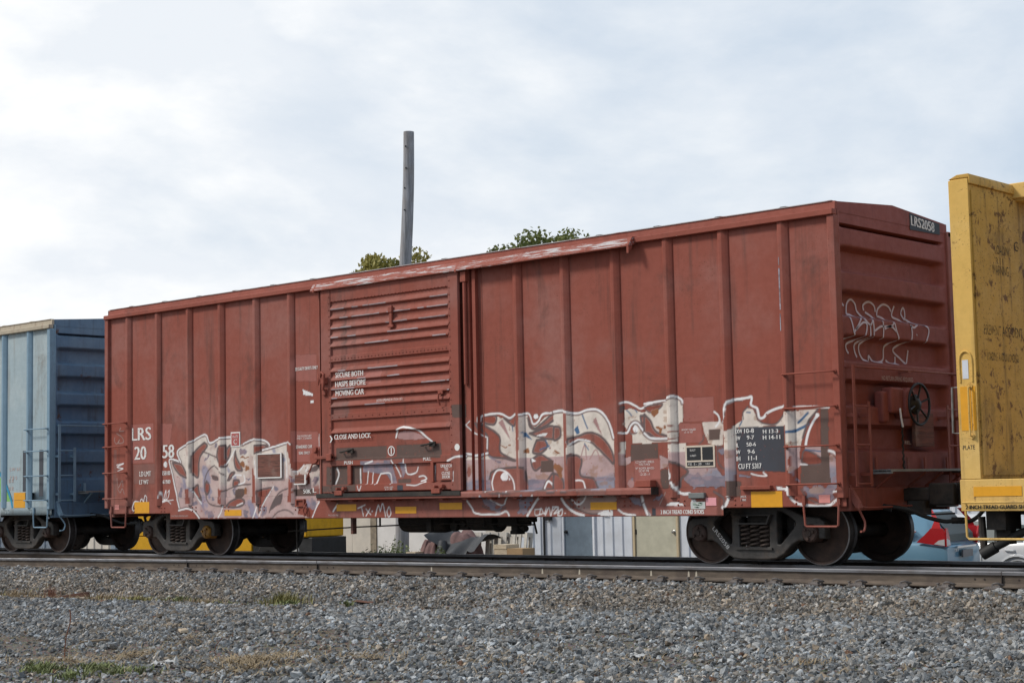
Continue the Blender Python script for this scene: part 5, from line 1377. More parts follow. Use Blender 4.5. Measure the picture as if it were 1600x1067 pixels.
# ------------------------------------------------------------------ ground
def yfv(x):
    return np.where(x < 11, -1.43 - 0.0036 * (11.0 - np.maximum(x, -20)) ** 2, -1.43)
def ground_h(x, y):
    x = np.asarray(x, float); y = np.asarray(y, float)
    d = yfv(x) - y
    left = 1 - sstep(-1, 9, x)
    z = -.205 - (.19 + .12 * left) * sstep(.35, 2.1, d)
    z = z - .05 * left * np.exp(-((d - 2.2) / .5) ** 2) + .09 * left * np.exp(-((d - 4.3) / 1.3) ** 2)
    z = z - .06 * sstep(5.0, 8, d)
    z = z + (fbm(x * .9, y * .9, 61) - .5) * .11 * sstep(.4, 1.2, d) + (fbm(x * 3, y * 3, 71) - .5) * .05 * sstep(.3, .9, d)
    back = sstep(2.2, 4.6, y)
    near_z = -.232 + .055 * (1 - sstep(-8, -3.5, x))
    z = np.where(y > 0, -.24 - .80 * back, z + (near_z + .205) * (1 - sstep(.25, .8, d)))
    far = sstep(14, 40, np.hypot(x - 2, y + 5) * (y < 0))
    return z * (1 - far) + np.where(y < 0, -.55, -1.04) * far
def axis_pts(lo, a, b, hi, st):
    c = np.arange(a, b, st); l_ = a - np.geomspace(st, a - lo, 22)[::-1]; r_ = b + np.geomspace(st, hi - b, 22)
    return np.concatenate([l_, c, r_])
gxs = axis_pts(-1500, -16, 17, 1500, .13); gys = axis_pts(-900, -14, 6, 1600, .13)
Xg, Yg = np.meshgrid(gxs, gys)
soil = NT('trackside soil and gravel fines')
g1 = soil.noise(.8, 8, .65); g2 = soil.noise(26, 6, .7); g3 = soil.noise(4.2, 6, .65)
vv = soil.n('ShaderNodeTexVoronoi'); vv.inputs['Scale'].default_value = 38; soil.l(soil.co, vv.inputs['Vector'])
c_ = soil.mix(soil.ramp(g1, .38, .62), (.15, .12, .09), (.19, .165, .135))
c_ = soil.mix(soil.ramp(g3, .5, .72, 0, .7), c_, (.17, .125, .085))
c_ = soil.mix(.35, c_, vv.outputs['Color'], 'SOFT_LIGHT')
c_ = soil.mix(soil.ramp(g2, .3, .7, 0, .6), c_, (.05, .046, .042))
soil_m = soil.done(c_, .95, 0, soil.math('ADD', g2, vv.outputs['Distance']), .8, .02, .2)
gr = obj('ground', grid_mesh('ground', np.stack([Xg, Yg, ground_h(Xg, Yg)], -1), soil_m, None, 180)); gr['kind'] = 'structure'

# crushed stone: points carry size, turn and tint, one geometry-node tree sets a broken rock on each
def visible(x, y, z, mx=.11):
    d = np.stack([x - CAM[0], y - CAM[1], z - CAM[2]], -1); zz = d @ CF
    u = FPX * (d @ CR) / zz / 1600; v = FPX * (d @ CU) / zz / 1067
    return (zz > 1) & (np.abs(u) < .5 + mx) & (np.abs(v) < .5 + mx)
def scatter(n, x0, x1, y0, y1, dens):
    x = RNG.uniform(x0, x1, n); y = RNG.uniform(y0, y1, n)
    z = ground_h(x, y); k = visible(x, y, z) & (RNG.random(n) < dens(x, y))
    return x[k], y[k], z[k]
def dens(x, y):
    d = yfv(x) - y
    left = 1 - sstep(0, 7, x)
    tr = np.exp(-((d - 2.15) / .42) ** 2) * (.35 + .5 * left) * sstep(.30, .55, fbm(x * .6, y * .9, 81) + .15 * left)
    s = 6.6 - .35 * np.clip(x, -5, 9) * .6
    dirt = sstep(s - .6, s + 1.2, d + (fbm(x * .8, y * .8, 91) - .5) * 3.0) * (1 - sstep(6, 11, x) * .55)
    base = 1 - .93 * tr - .88 * dirt
    patch = sstep(.60, .70, fbm(x * .55 + 3, y * .75, 101)) * .45 * sstep(2.5, 4, d)
    return np.where(d > .13, np.clip(base - patch, .035, 1), 0)
sx, sy, sz = scatter(1350000, -26, 19, -15, -1.2, dens)
# ballast between the rails and behind the track
bx_, by_ = RNG.uniform(-26, 14, 60000), RNG.uniform(-2.6, 2.4, 60000)
k = (by_ > yfv(bx_) + .13) & (np.abs(np.abs(by_) - .755) > .12)
bx_, by_ = bx_[k], by_[k]; bz_ = np.full_like(bx_, -.235)
k = visible(bx_, by_, bz_); bx_, by_, bz_ = bx_[k], by_[k], bz_[k]
def zone(x, y):
    """0 = blue grey stone, 1 = brownish grey stone"""
    d = yfv(x) - y
    z = np.exp(-((d - 1.6) / .95) ** 2) * sstep(.18, .5, fbm(x * .35, y * .6, 111) + .25 * sstep(3, 9, x))
    return np.clip(z + .35 * sstep(.50, .72, fbm(x * .5, y * .5, 121)), 0, 1)
PX = np.concatenate([sx, bx_]); PY = np.concatenate([sy, by_]); PZ = np.concatenate([sz, bz_])
NS = len(PX)
size = np.clip(RNG.lognormal(math.log(.0155), .40, NS), .007, .042)
sc3 = size[:, None] * RNG.uniform([.85, .75, .55], [1.35, 1.1, .95], (NS, 3))
PZ = PZ + size * RNG.uniform(-.15, .75, NS)
rot = np.stack([RNG.normal(0, .6, NS), RNG.normal(0, .6, NS), RNG.uniform(0, 6.283, NS)], -1)
zn = zone(PX, PY); lowf = .72 + .56 * fbm(PX * .7 + 5, PY * 1.1, 131); br = lowf * np.clip(RNG.lognormal(.0, .46, NS), .28, 2.2)
warm = (RNG.random(NS) < .16 + .76 * zn)
blueg = np.array((.228, .246, .260)); grey = np.array((.250, .243, .230)); tan = np.array((.250, .197, .142)); rustc = np.array((.19, .105, .065))
t = RNG.random(NS)[:, None]
tint = np.where(warm[:, None], tan * (1 - t) + grey * t, blueg * t + grey * (1 - t)) * br[:, None]
kk = RNG.random(NS); tint = np.where((kk < .008)[:, None], rustc, tint); tint = np.where((kk > .9965)[:, None], np.array((.50, .49, .46)), tint)
me = bpy.data.meshes.new('ballast_stones'); me.vertices.add(NS); me.vertices.foreach_set('co', np.stack([PX, PY, PZ], -1).reshape(-1).astype(np.float32))
for nm, ty, dat in (('st_scale', 'FLOAT_VECTOR', sc3), ('st_rot', 'FLOAT_VECTOR', rot)):
    a = me.attributes.new(nm, ty, 'POINT'); a.data.foreach_set('vector', dat.reshape(-1).astype(np.float32))
a = me.attributes.new('st_var', 'INT', 'POINT'); a.data.foreach_set('value', RNG.integers(0, 7, NS).astype(np.int32))
a = me.attributes.new('st_tint', 'FLOAT_VECTOR', 'POINT'); a.data.foreach_set('vector', tint.reshape(-1).astype(np.float32))
st = NT('crushed stone')
at = st.n('ShaderNodeAttribute', attribute_name='st_tint', attribute_type='INSTANCER')
nn = st.noise(2.2, 5, .7)
stone_m = st.done(st.mix(st.ramp(nn, .3, .75, 0, .45), at.outputs['Vector'], (.06, .056, .052)), .9, 0, nn, .4, .05, .25)
ng = bpy.data.node_groups.new('stone scatter', 'GeometryNodeTree')
ng.interface.new_socket('Geometry', in_out='INPUT', socket_type='NodeSocketGeometry'); ng.interface.new_socket('Geometry', in_out='OUTPUT', socket_type='NodeSocketGeometry')
def gn(t, **k):
    n = ng.nodes.new(t)
    for a, b in k.items():
        setattr(n, a, b)
    return n
gl = ng.links.new
gi, go = gn('NodeGroupInput'), gn('NodeGroupOutput')
jn = gn('GeometryNodeGeometryToInstance')
for i in range(7):
    ic = gn('GeometryNodeMeshIcoSphere'); ic.inputs['Radius'].default_value = 1.0; ic.inputs['Subdivisions'].default_value = 1 if i else 2
    sp = gn('GeometryNodeSetPosition'); no = gn('ShaderNodeTexNoise'); no.noise_dimensions = '4D'; no.inputs['W'].default_value = 3.7 * i + 1; no.inputs['Scale'].default_value = .95; no.inputs['Detail'].default_value = 1
    su = gn('ShaderNodeVectorMath', operation='SUBTRACT'); su.inputs[1].default_value = (.5, .5, .5)
    ml = gn('ShaderNodeVectorMath', operation='SCALE'); ml.inputs['Scale'].default_value = 2.3
    sm = gn('GeometryNodeSetMaterial'); sm.inputs['Material'].default_value = stone_m
    gl(no.outputs['Color'], su.inputs[0]); gl(su.outputs[0], ml.inputs[0]); gl(ml.outputs[0], sp.inputs['Offset'])
    ss = gn('GeometryNodeSetShadeSmooth'); ss.inputs['Shade Smooth'].default_value = False
    gl(ic.outputs['Mesh'], sp.inputs['Geometry']); gl(sp.outputs[0], ss.inputs[0]); gl(ss.outputs[0], sm.inputs['Geometry']); gl(sm.outputs[0], jn.inputs[0])
def na(n, ty):
    q = gn('GeometryNodeInputNamedAttribute', data_type=ty); q.inputs['Name'].default_value = n; return q.outputs['Attribute']
ip = gn('GeometryNodeInstanceOnPoints'); ip.inputs['Pick Instance'].default_value = True
er = gn('FunctionNodeEulerToRotation')
gl(gi.outputs[0], ip.inputs['Points']); gl(jn.outputs[0], ip.inputs['Instance']); gl(na('st_var', 'INT'), ip.inputs['Instance Index'])
gl(na('st_rot', 'FLOAT_VECTOR'), er.inputs[0]); gl(er.outputs[0], ip.inputs['Rotation']); gl(na('st_scale', 'FLOAT_VECTOR'), ip.inputs['Scale']); gl(ip.outputs[0], go.inputs[0])
so = obj('ballast_stones', me); so['kind'] = 'stuff'; so['label'] = 'grey crushed ballast stones in front of the track'; so['category'] = 'gravel'
md = so.modifiers.new('scatter', 'NODES'); md.node_group = ng
print('stones', NS)

# ------------------------------------------------------------------ weeds, straw and litter
def blades(mb, x, y, n, h, spread, lean=.5, w=.006, flatness=0):
    for _ in range(n):
        a = random.uniform(0, 6.283); r = abs(random.gauss(0, spread)); px, py = x + r * math.cos(a), y + r * math.sin(a) * 1.0
        pz = float(ground_h(px, py)) + (.032 if flatness else .0)
        hh = h * random.uniform(.45, 1.15); b = random.uniform(0, 6.283); l_ = lean * random.uniform(.2, 1.2) * hh
        if flatness:
            l_, hh = h * random.uniform(.5, 1.2), h * random.uniform(.05, .35)
        dx, dy = math.cos(b), math.sin(b)
        wx, wy = -dy * w * random.uniform(.6, 1.3), dx * w
        m_ = (px + dx * l_ * .35, py + dy * l_ * .35, pz + hh * .62); t_ = (px + dx * l_, py + dy * l_, pz + hh)
        mb.add([(px - wx, py - wy, pz), (px + wx, py + wy, pz), (m_[0] + wx * .8, m_[1] + wy * .8, m_[2]), (m_[0] - wx * .8, m_[1] - wy * .8, m_[2]), t_], [(0, 1, 2, 3), (3, 2, 4)])
def leafm(name, col, var=.4):
    s = simple(name, col, .75, 0, var, 6, 0.0); return s
M['weed'] = leafm('green weed', (.085, .12, .03)); M['weedy'] = leafm('yellowing weed', (.21, .19, .06)); M['straw'] = leafm('dry straw', (.27, .20, .115), .4); M['weedr'] = leafm('reddish weed', (.20, .085, .05)); M['moss'] = leafm('bright green grass', (.165, .185, .07), .5)
def plant(label, mat, specs, cat='weed', name='weed', grp=None):
    mb = MB(); cx, cy = specs[0][0], specs[0][1]
    for s in specs:
        blades(mb, *s)
    return tag(mb.build(name, mat), label, cat, grp)
plant('bushy yellow green weed on the gravel slope below the door', M['weedy'], [(.18, -4.0, 330, .22, .15, .7, .007), (.30, -4.05, 120, .17, .2, .9, .007)])
plant('low bright green weed right of the bushy weed', M['moss'], [(.95, -4.55, 220, .10, .16, .9, .010)])
plant('flat green weed tuft left of the bushy weed', M['moss'], [(-.3, -4.5, 160, .09, .16, .9, .010)])
plant('tiny green sprout alone in the gravel near the centre', M['moss'], [(2.15, -4.55, 80, .10, .05, .9, .010)])
plant('red stemmed dry weed beside the rusty timber block', M['weedr'], [(-4.75, -4.6, 90, .24, .12, .5, .004)])
plant('small yellow weed patch right of the rusty timber block', M['weedy'], [(-2.5, -4.55, 300, .11, .3, .9, .008)])
plant('green weed tuft in the hollow left of centre', M['moss'], [(-1.5, -4.5, 140, .11, .14, .9, .009)])
plant('yellow green weed at the far left of the hollow', M['weedy'], [(-6.3, -4.9, 300, .12, .4, .9, .008)])
for lab, x, y, n, h, m in (('pale dry grass tuft right of the rusty timber block', -3.3, -4.6, 260, .13, 'straw'), ('dry straw coloured tuft left of the rusty timber block', -5.6, -4.75, 300, .14, 'straw'), ('tan grass tuft between the two small green weeds in the hollow', -1.0, -4.4, 160, .10, 'straw'), ('yellowish weed strip at the left edge of the hollow', -7.4, -5.1, 320, .13, 'weedy')):
    plant(lab, M[m], [(x, y, n, h, .28, .9, .006)])
plant('bright green grass patch in the bottom left corner', M['moss'], [(5.15 + .3 * math.sin(7.1 * k) + .1 * k, -11.0 + .45 * math.sin(3.7 * k) * math.cos(k), 70 + 30 * (k % 3), .07, .07 + .02 * (k % 3), 1.0, .007) for k in range(14)], 'grass', 'grass_patch')
plant('dry brown straw heap at the bottom edge, left of centre', M['straw'], [(6.75, -9.75, 420, .16, .30, 1, .005, 1)], 'straw', 'straw_heap')
sm_ = MB()
for x, y, n, sp in ((-5.2, -4.6, 420, .6), (-3.4, -4.5, 380, .55), (-7.0, -5.0, 300, .6), (5.0, -10.6, 300, .6), (7.2, -10.2, 200, .5), (6.6, -9.7, 200, .5), (7.6, -9.2, 160, .8), (4.6, -9.6, 240, .45), (8.9, -8.9, 110, .9), (10.0, -8.4, 60, .9), (4.0, -8.4, 120, .5), (-1.6, -4.5, 120, .5), (2.6, -7.6, 60, .6), (11.3, -7.8, 120, .6)):
    blades(sm_, x, y, int(n * 1.6), .15, sp, 1, .0045, 1)
o = sm_.build('dry_grass', M['straw']); o['kind'] = 'stuff'; o['label'] = 'scattered dry grass and straw lying on the gravel'; o['category'] = 'dry grass'
def twig(label, pts, r, m):
    return tag(MB().tube([tuple(q) for q in catmull(pts, k=4)], r, 5).build('dead_stalk', m, None, 40), label, 'stalk')
def gpt(x, y, h=0):
    return (x, y, float(ground_h(x, y)) + h)
twig('tall dead brown stalk standing at the left edge', [gpt(4.35, -10.2), gpt(4.37, -10.2, .22), gpt(4.42, -10.18, .40), gpt(4.44, -10.2, .52)], .006, M['weedr'])
twig('pale leaning straw stalk at the bottom left of centre', [gpt(6.25, -9.15), gpt(6.35, -9.0, .16), gpt(6.5, -8.85, .34)], .005, M['straw'])
twig('thin dead twig left of the straw heap', [gpt(5.95, -9.6), gpt(5.97, -9.62, .14), gpt(6.05, -9.6, .22)], .004, M['weedr'])
def plank(label, x, y, rz, l_, w, h, m, tilt=.1, cat='timber', name='timber_piece'):
    mb = MB().prism([(-l_ / 2, -h / 2), (l_ / 2, -h / 2 + .01), (l_ / 2 - .015, h / 2), (-l_ / 2 + .03, h / 2 - .008)], 'y', -w / 2, w / 2)
    o = mb.build(name, m, None, bevel=.006); o.location = gpt(x, y, h * .5 + .02); o.rotation_euler = (random.uniform(-.1, .1), tilt, rz)
    return tag(o, label, cat)
rw = simple('weathered wood', (.22, .165, .11), .9, 0, .35, 3, .6, stretch=(1, 14, 8)); rbrown = simple('rusty brown timber', (.125, .06, .04), .9, 0, .4, 5, .6, stretch=(1, 10, 10))
plank('rusty brown timber block lying in the hollow at left', -4.0, -4.75, .62, .62, .12, .09, rbrown, -.12)
plank('grey weathered stick lying on the gravel at left', 3.05, -9.0, .75, .33, .05, .03, rw, -.05)
plank('pale broken wood chip on the gravel at left', 3.15, -7.9, -.5, .22, .09, .04, simple('pale wood', (.40, .32, .23), .9, 0, .25, 5, .4), .1)
plank('pale narrow stick below the front rail near the centre', 3.55, -4.05, -.35, .30, .05, .03, rw, .12)
plank('dark flat timber scrap on the slope below the door', 1.45, -3.6, .3, .35, .12, .02, rbrown)
plank('small tan stick on the gravel left of centre', 3.9, -7.2, -.6, .18, .03, .025, rw)
def scrap(label, x, y, s, m, seed):
    r = random.Random(seed); mb = MB(); n = 7; P = []
    for j in range(n):
        for i in range(n):
            P.append(((i / (n - 1) - .5) * s * 1.8 + r.uniform(-.1, .1) * s, (j / (n - 1) - .5) * s + r.uniform(-.1, .1) * s, abs(r.gauss(0, .14)) * s))
    mb.add(P, [(j * n + i, j * n + i + 1, (j + 1) * n + i + 1, (j + 1) * n + i) for j in range(n - 1) for i in range(n - 1)])
    o = mb.build('plastic_scrap', m, None, 60); o.location = gpt(x, y, .03); o.rotation_euler = (0, 0, r.uniform(0, 3))
    sol = o.modifiers.new('thick', 'SOLIDIFY'); sol.thickness = .002
    return tag(o, label, 'litter')
wpl = flat('dirty white plastic', (.46, .46, .45), .6); ppl = flat('pinkish plastic', (.55, .36, .33), .5)
scrap('crumpled white plastic scrap at the bottom right of centre', 9.75, -8.05, .10, wpl, 1)
scrap('white plastic sheet scrap in the bottom left grass', 6.10, -10.35, .09, wpl, 2)
scrap('torn white plastic strip above the bottom left grass', 5.75, -9.95, .08, wpl, 3)
scrap('white paper strip under the straw heap', 7.05, -9.45, .07, wpl, 4)
scrap('small white scrap below the front rail at centre', 2.75, -4.6, .06, wpl, 5)
# ------------------------------------------------------------------ buildings behind the track
GZ = -1.04
def ribbed(w, z0, z1, rib=.30, d=.035):
    n = max(1, round(w / rib)); s = w / n; p = [(0, 0)]
    for i in range(n):
        a = i * s; p += [(a + s * .62, 0), (a + s * .70, -d), (a + s * .86, -d), (a + s * .94, 0)]
    p.append((w, 0))
    return MB().add([(a, b, z0) for a, b in p] + [(a, b, z1) for a, b in p], [(i, i + 1, len(p) + i + 1, len(p) + i) for i in range(len(p) - 1)])
wmet = simple('white ribbed sheet metal', (.60, .63, .68), .5, 0, .08, 2, .05, dirt=(.47, .48, .50)); wmet2 = simple('beige wall board', (.56, .51, .44), .7, 0, .08, 2, .1, dirt=(.47, .43, .38)); wcream = simple('off white wall board', (.66, .64, .62), .7, 0, .06, 2, .1)
trim = flat('white door trim', (.72, .74, .78), .5); doorg = simple('slate grey door', (.155, .20, .245), .5, 0, .12, 3, .05); doort = simple('tan door', (.46, .44, .34), .55, 0, .1, 3, .05); dk = flat('dark metal fitting', (.02, .02, .022), .5); brass = flat('dull steel knob', (.45, .44, .42), .3, .6, .8)
wb = thing('metal_building', 'white ribbed metal building with a grey door and a tan door', 'building', (0, 13, GZ))
for a, b in ((-10.64, -9.85), (-9.85, -9.14), (-8.08, -6.86), (-5.47, -4.5), (-4.5, -3), (-3, -1.5), (-1.5, 0), (0, 1.5), (1.5, 3), (3, 4.5), (4.5, 6), (6, 7.5), (7.5, 9)):
    o = ribbed(b - a, 0, 3.4).build('wall_panel', wmet, wb); o.location = (a, 0, 0)
for a, b in ((-9.14, -8.08), (-6.86, -5.47)):
    MB().add([(a, 0, 2.08), (b, 0, 2.08), (b, 0, 3.4), (a, 0, 3.4)], [(0, 1, 2, 3)]).build('wall_panel', wmet, wb)
MB().box(-10.64, 9, .06, 9, 0, 3.4).build('wall', wmet, wb)
MB().prism([(-.25, 3.40), (4.5, 4.0), (9.2, 3.40), (9.2, 3.32), (-.25, 3.32)], 'x', -10.7, 9.1).build('roof', simple('grey roof metal', (.4, .41, .43), .5), wb)
for a, b, m, kx, fr_ in ((-9.08, -8.14, doorg, -9.02, trim), (-6.80, -5.54, doort, -5.63, flat('tan frame', (.52, .42, .27), .6))):
    d = MB().box(a, b, -.02, .02, .02, 2.04).build('door', m, wb, bevel=.004)
    MB().box(a - .06, a - .003, -.06, .04, 0, 2.1).box(b + .003, b + .06, -.06, .04, 0, 2.1).box(a - .06, b + .06, -.06, .04, 2.043, 2.1).build('door_frame', fr_, d)
    MB().lathe([(0, -.09), (.03, -.085), (.04, -.06), (.03, -.035), (.05, -.022), (.05, -.02), (0, -.02)], (kx, 0, 1.0), 'y', 14).build('door_knob', brass if m is doort else dk, d, 40)
    hx = b - .02 if kx < (a + b) / 2 else a + .02
    for z in (.25, 1.0, 1.8):
        MB().box(hx - .02, hx + .02, -.03, -.02, z - .06, z + .06).build('hinge', dk, d)
MB().box(-9.62, -9.48, -.14, -.03, 1.29, 1.46).tube([(-9.55, -.1, 1.46), (-9.7, -.08, 1.38), (-9.72, -.05, 1.30)], .012, 6).build('wall_lamp', dk, wb)
MB().box(-7.82, -7.66, -.07, -.03, 1.42, 1.62).build('junction_box', trim, wb); MB().box(-7.76, -7.73, -.085, -.07, 1.50, 1.62).build('switch_lever', dk, wb)
MB().box(-9.78, -9.74, -.06, -.02, 0, 3.4).build('downpipe', dk, wb)
bb = thing('shed', 'beige and off white board shed behind the wooden pole, left of the white building', 'building', (0, 13.3, GZ))
for a, b, m in ((-19.5, -17.4, wmet2), (-17.4, -16.6, wmet2), (-16.35, -14.2, wcream), (-14.2, -12.1, wcream), (-12.1, -10.72, wmet2)):
    MB().box(a + .005, b - .005, -.03, 0, 0, 3.2).build('wall_board', m, bb)
MB().box(-19.5, -10.72, .005, 7, 0, 3.2).build('wall', wmet2, bb)
MB().box(-16.595, -16.355, -.06, 0, 0, 3.2).build('corner_trim', simple('brown trim', (.23, .19, .14), .8), bb)
MB().prism([(-.3, 3.15), (3.5, 3.7), (7.2, 3.15), (7.2, 3.08), (-.3, 3.08)], 'x', -19.7, -10.7).build('roof', simple('brown roof', (.2, .18, .16), .7), bb)
lb_ = thing('warehouse', 'pale grey and blue warehouse far behind the blue boxcar wheels', 'building', (0, 19, GZ))
for a, b, m in ((-52, -41.0, simple('blue grey ribbed metal', (.16, .19, .23), .6)), (-41.0, -37.9, wmet2), (-37.9, -37.0, simple('slate column', (.20, .25, .30), .6)), (-37.0, -28, simple('pale blue sheet', (.55, .61, .68), .5)), (-28, -21, wmet)):
    o = ribbed(b - a - .01, 0, 3.0, .5, .05).build('wall_panel', m, lb_); o.location = (a, 0, 0)
MB().box(-52, -21, .06, 8, 0, 3.0).build('wall', wmet, lb_)
MB().prism([(-.3, 3.0), (4, 3.6), (8.3, 3.0), (8.3, 2.9), (-.3, 2.9)], 'x', -52.2, -20.8).build('roof', simple('grey sheet roof', (.35, .36, .37), .6), lb_)
# ------------------------------------------------------------------ wooden pole
pw = NT('silvered pole wood')
q1 = pw.noise(1, 7, .7, stretch=(22, 22, .9)); q2 = pw.noise(3, 4)
pole_m = pw.done(pw.mix(pw.ramp(q2, .4, .7, 0, .5), pw.mix(pw.ramp(q1, .3, .7), (.16, .16, .165), (.40, .40, .42)), (.26, .23, .21)), .9, 0, q1, .8, .02, .2)
ut = thing('utility_pole', 'bare grey wooden utility pole sticking up behind the red boxcar', 'pole', (-11.95, 10, GZ))
hgt = 10.2 - GZ
pp = [(0, 0, 0), (.10, 0, hgt * .25), (.19, .0, hgt * .5), (.27, 0, hgt * .66), (.40, .0, hgt * .80), (.47, 0, hgt * .9), (.50, 0, hgt)]
MB().tube([tuple(q) for q in catmull(pp, k=5)], list(np.linspace(.175, .135, 31)), 16).build('pole_shaft', pole_m, ut, 50)
for z, a in ((hgt * .965, 0), (hgt * .915, .3), (hgt * .87, -.2), (hgt * .82, .1)):
    xx = float(np.interp(z, [p_[2] for p_ in pp], [p_[0] for p_ in pp]))
    MB().cyl((xx + .06 * math.sin(a) + .02, -.12, z), (xx + .06 * math.sin(a) + .04, -.155, z), .022, n=8).build('bolt', dk, ut)
# ------------------------------------------------------------------ trees behind the buildings
def leafmat(name, a, b):
    s = NT(name); oi = s.n('ShaderNodeAttribute', attribute_name='tone')
    c = s.mix(oi.outputs['Fac'], a, b)
    m_ = s.done(c, .6, 0, None, spec=.3)
    tr = s.n('ShaderNodeBsdfTranslucent'); s.l(c, tr.inputs['Color']); mx = s.n('ShaderNodeMixShader'); mx.inputs[0].default_value = .3
    out = s.t.nodes['Material Output']; s.l(s.b.outputs[0], mx.inputs[1]); s.l(tr.outputs[0], mx.inputs[2]); s.l(mx.outputs[0], out.inputs['Surface'])
    return m_
def tree(name, label, x, y, h, rad, mat, seed, nclump=55, perclump=150, fl=1.0):
    r = np.random.default_rng(seed)
    t = thing(name, label, 'tree', (x, y, GZ), group='trees behind the buildings')
    bark = M.setdefault('bark', simple('bark', (.10, .08, .06), .9, 0, .4, 8, .6, stretch=(6, 6, 1)))
    tr = MB(); th = h * .45
    tr.tube([(0, 0, 0), (.08, .05, th * .5), (.0, .1, th), (.1, 0, h * .7)], [h * .028, h * .022, h * .016, h * .006], 10)
    cl = []
    for i in range(nclump):
        while True:
            p = r.uniform(-1, 1, 3)
            if .25 < p @ p < 1:
                break
        k = 1 if p[2] > 0 else .75
        c = np.array([p[0] * rad * k, p[1] * rad * k, h - rad * .95 * fl + p[2] * rad * .95 * fl]); cl.append(c)
        b0 = np.array([0, .1, th + r.random() * h * .2]); md_ = (b0 + c) / 2 + r.normal(0, .15, 3)
        tr.tube([b0, md_, c], [h * .007, h * .004, h * .0012], 5)
    tr.build('trunk', bark, t, 50)
    V, tone = [], []
    for c in cl:
        cr = rad * r.uniform(.16, .34); n = int(perclump * r.uniform(.6, 1.3)); q = r.normal(0, 1, (n, 3)); q /= np.linalg.norm(q, axis=1)[:, None]
        q *= cr * r.random((n, 1)) ** .45; q[:, 2] *= .7
        base = r.random()
        for p in c + q:
            a = r.normal(0, 1, 3); a /= np.linalg.norm(a); b = np.cross(a, r.normal(0, 1, 3)); b /= np.linalg.norm(b); s = r.uniform(.06, .12)
            V += [p - a * s, p + b * s * .5, p + a * s, p - b * s * .5]; tone.append(np.clip(base * .7 + r.random() * .4, 0, 1))
    V = np.array(V); nq = len(V) // 4
    me = bpy.data.meshes.new('crown'); me.vertices.add(len(V)); me.vertices.foreach_set('co', V.reshape(-1).astype(np.float32))
    me.loops.add(nq * 4); me.loops.foreach_set('vertex_index', np.arange(nq * 4, dtype=np.int32)); me.polygons.add(nq); me.polygons.foreach_set('loop_start', np.arange(0, nq * 4, 4, dtype=np.int32)); me.update(calc_edges=True)
    at_ = me.attributes.new('tone', 'FLOAT', 'FACE'); at_.data.foreach_set('value', np.array(tone, np.float32)); me.materials.append(mat)
    obj('crown', me, t)
lf1 = leafmat('olive leaves', (.085, .11, .03), (.20, .21, .065)); lf2 = leafmat('yellowing leaves', (.12, .13, .035), (.34, .29, .08))
tree('tree', 'yellowing tree crown beside the wooden pole above the boxcar roof', -24.5, 22.0, 10.6, 2.0, lf2, 5, 80, 230)
tree('tree', 'small leafy treetop left of the wooden pole above the boxcar roof', -26.7, 22.0, 9.85, 1.5, lf2, 6, 55, 200)
tree('tree', 'olive green tree crown above the middle of the boxcar roof', -17.45, 22.0, 10.45, 2.45, lf1, 9, 120, 240)

# ------------------------------------------------------------------ things lying in front of the buildings
kraft = simple('brown cardboard', (.36, .24, .13), .85, 0, .12, 3, .1); pine = simple('bare pine boards', (.52, .43, .31), .85, 0, .2, 4, .3, stretch=(1, 8, 8)); palegrey = simple('weathered pallet wood', (.52, .49, .44), .9, 0, .2, 4, .3)
cr = thing('crate', 'tan plywood box on the ground left of the grey door', 'box', (-6.12, 7.8, GZ), .0)
MB().box(-.02, .44, -.2, .2, 0, .82).build('box_body', kraft, cr); MB().box(-.40, -.024, -.2, .2, 0, .80).build('box_side', pine, cr)
MB().box(-.41, -.03, -.21, .21, .803, .90).build('box_lid', pine, cr)
def pallet(label, x, y, rz, tilt):
    t = thing('pallet', label, 'pallet', (x, y, GZ), rz, 'pallets standing by the white building')
    t.rotation_euler = (tilt, 0, rz)
    for z in (.0, 1.04):
        MB().box(-.52, .52, -.05, .03, z, z + .10).build('rail', palegrey, t)
    for k in range(5):
        MB().box(-.52 + k * .235, -.42 + k * .235, -.075, -.052, .0, 1.14).build('slat', palegrey, t)
    for k in range(3):
        MB().box(-.50 + k * .46, -.46 + k * .46 + .04, .032, .10, 0, 1.14).build('stringer', palegrey, t)
    return t
pallet('pale wooden pallet standing upright nearest the tarp heap', -7.45, 8.35, .12, -.12)
pallet('pale wooden pallet standing upright beside the tan plywood box', -6.75, 8.45, -.25, -.12)
hp = thing('covered_heap', 'heap covered with a dark tarp and brown cloth between the pole and the pallets', 'heap', (-8.2, 8.0, GZ))
def drape(name, mat, cx, cy, rx, ry, h, seed, sag=.5, z0=0.0):
    n = 40; u = np.linspace(-1, 1, n); U, Vv = np.meshgrid(u, u); rr = np.sqrt(U ** 2 + Vv ** 2)
    an = np.arctan2(Vv, U)
    Z_ = z0 + h * np.sqrt(np.clip(1 - rr ** 2.6, 0, 1)) * (.84 + .32 * fbm(U * 1.7 + seed, Vv * 1.7, seed)) + .05 * np.sin(7 * an + seed + 3 * rr) * sstep(.25, .8, rr) + .05 * (fbm(U * 6, Vv * 6, seed + 3) - .5)
    Pm = np.stack([cx + U * rx * (1 + .12 * np.sin(7 * np.arctan2(Vv, U))), cy + Vv * ry, np.maximum(Z_, .0)], -1)
    return obj(name, grid_mesh(name, Pm, mat, None, 180), hp)
tarp = simple('dark grey tarp', (.045, .047, .052), .6, 0, .3, 3, .3); cloth = simple('dusty rose cloth', (.17, .10, .095), .9, 0, .3, 4, .4)
drape('cloth_cover', cloth, -.72, .05, .30, .35, 1.0, 3)
drape('cloth_fold', cloth, .30, .10, .55, .35, 1.22, 14)
drape('cloth_tail', cloth, -.42, -.15, .26, .30, .98, 5)
nu, nv = 46, 22; Ug, Vg = np.meshgrid(np.linspace(0, 1, nu), np.linspace(0, 1, nv))
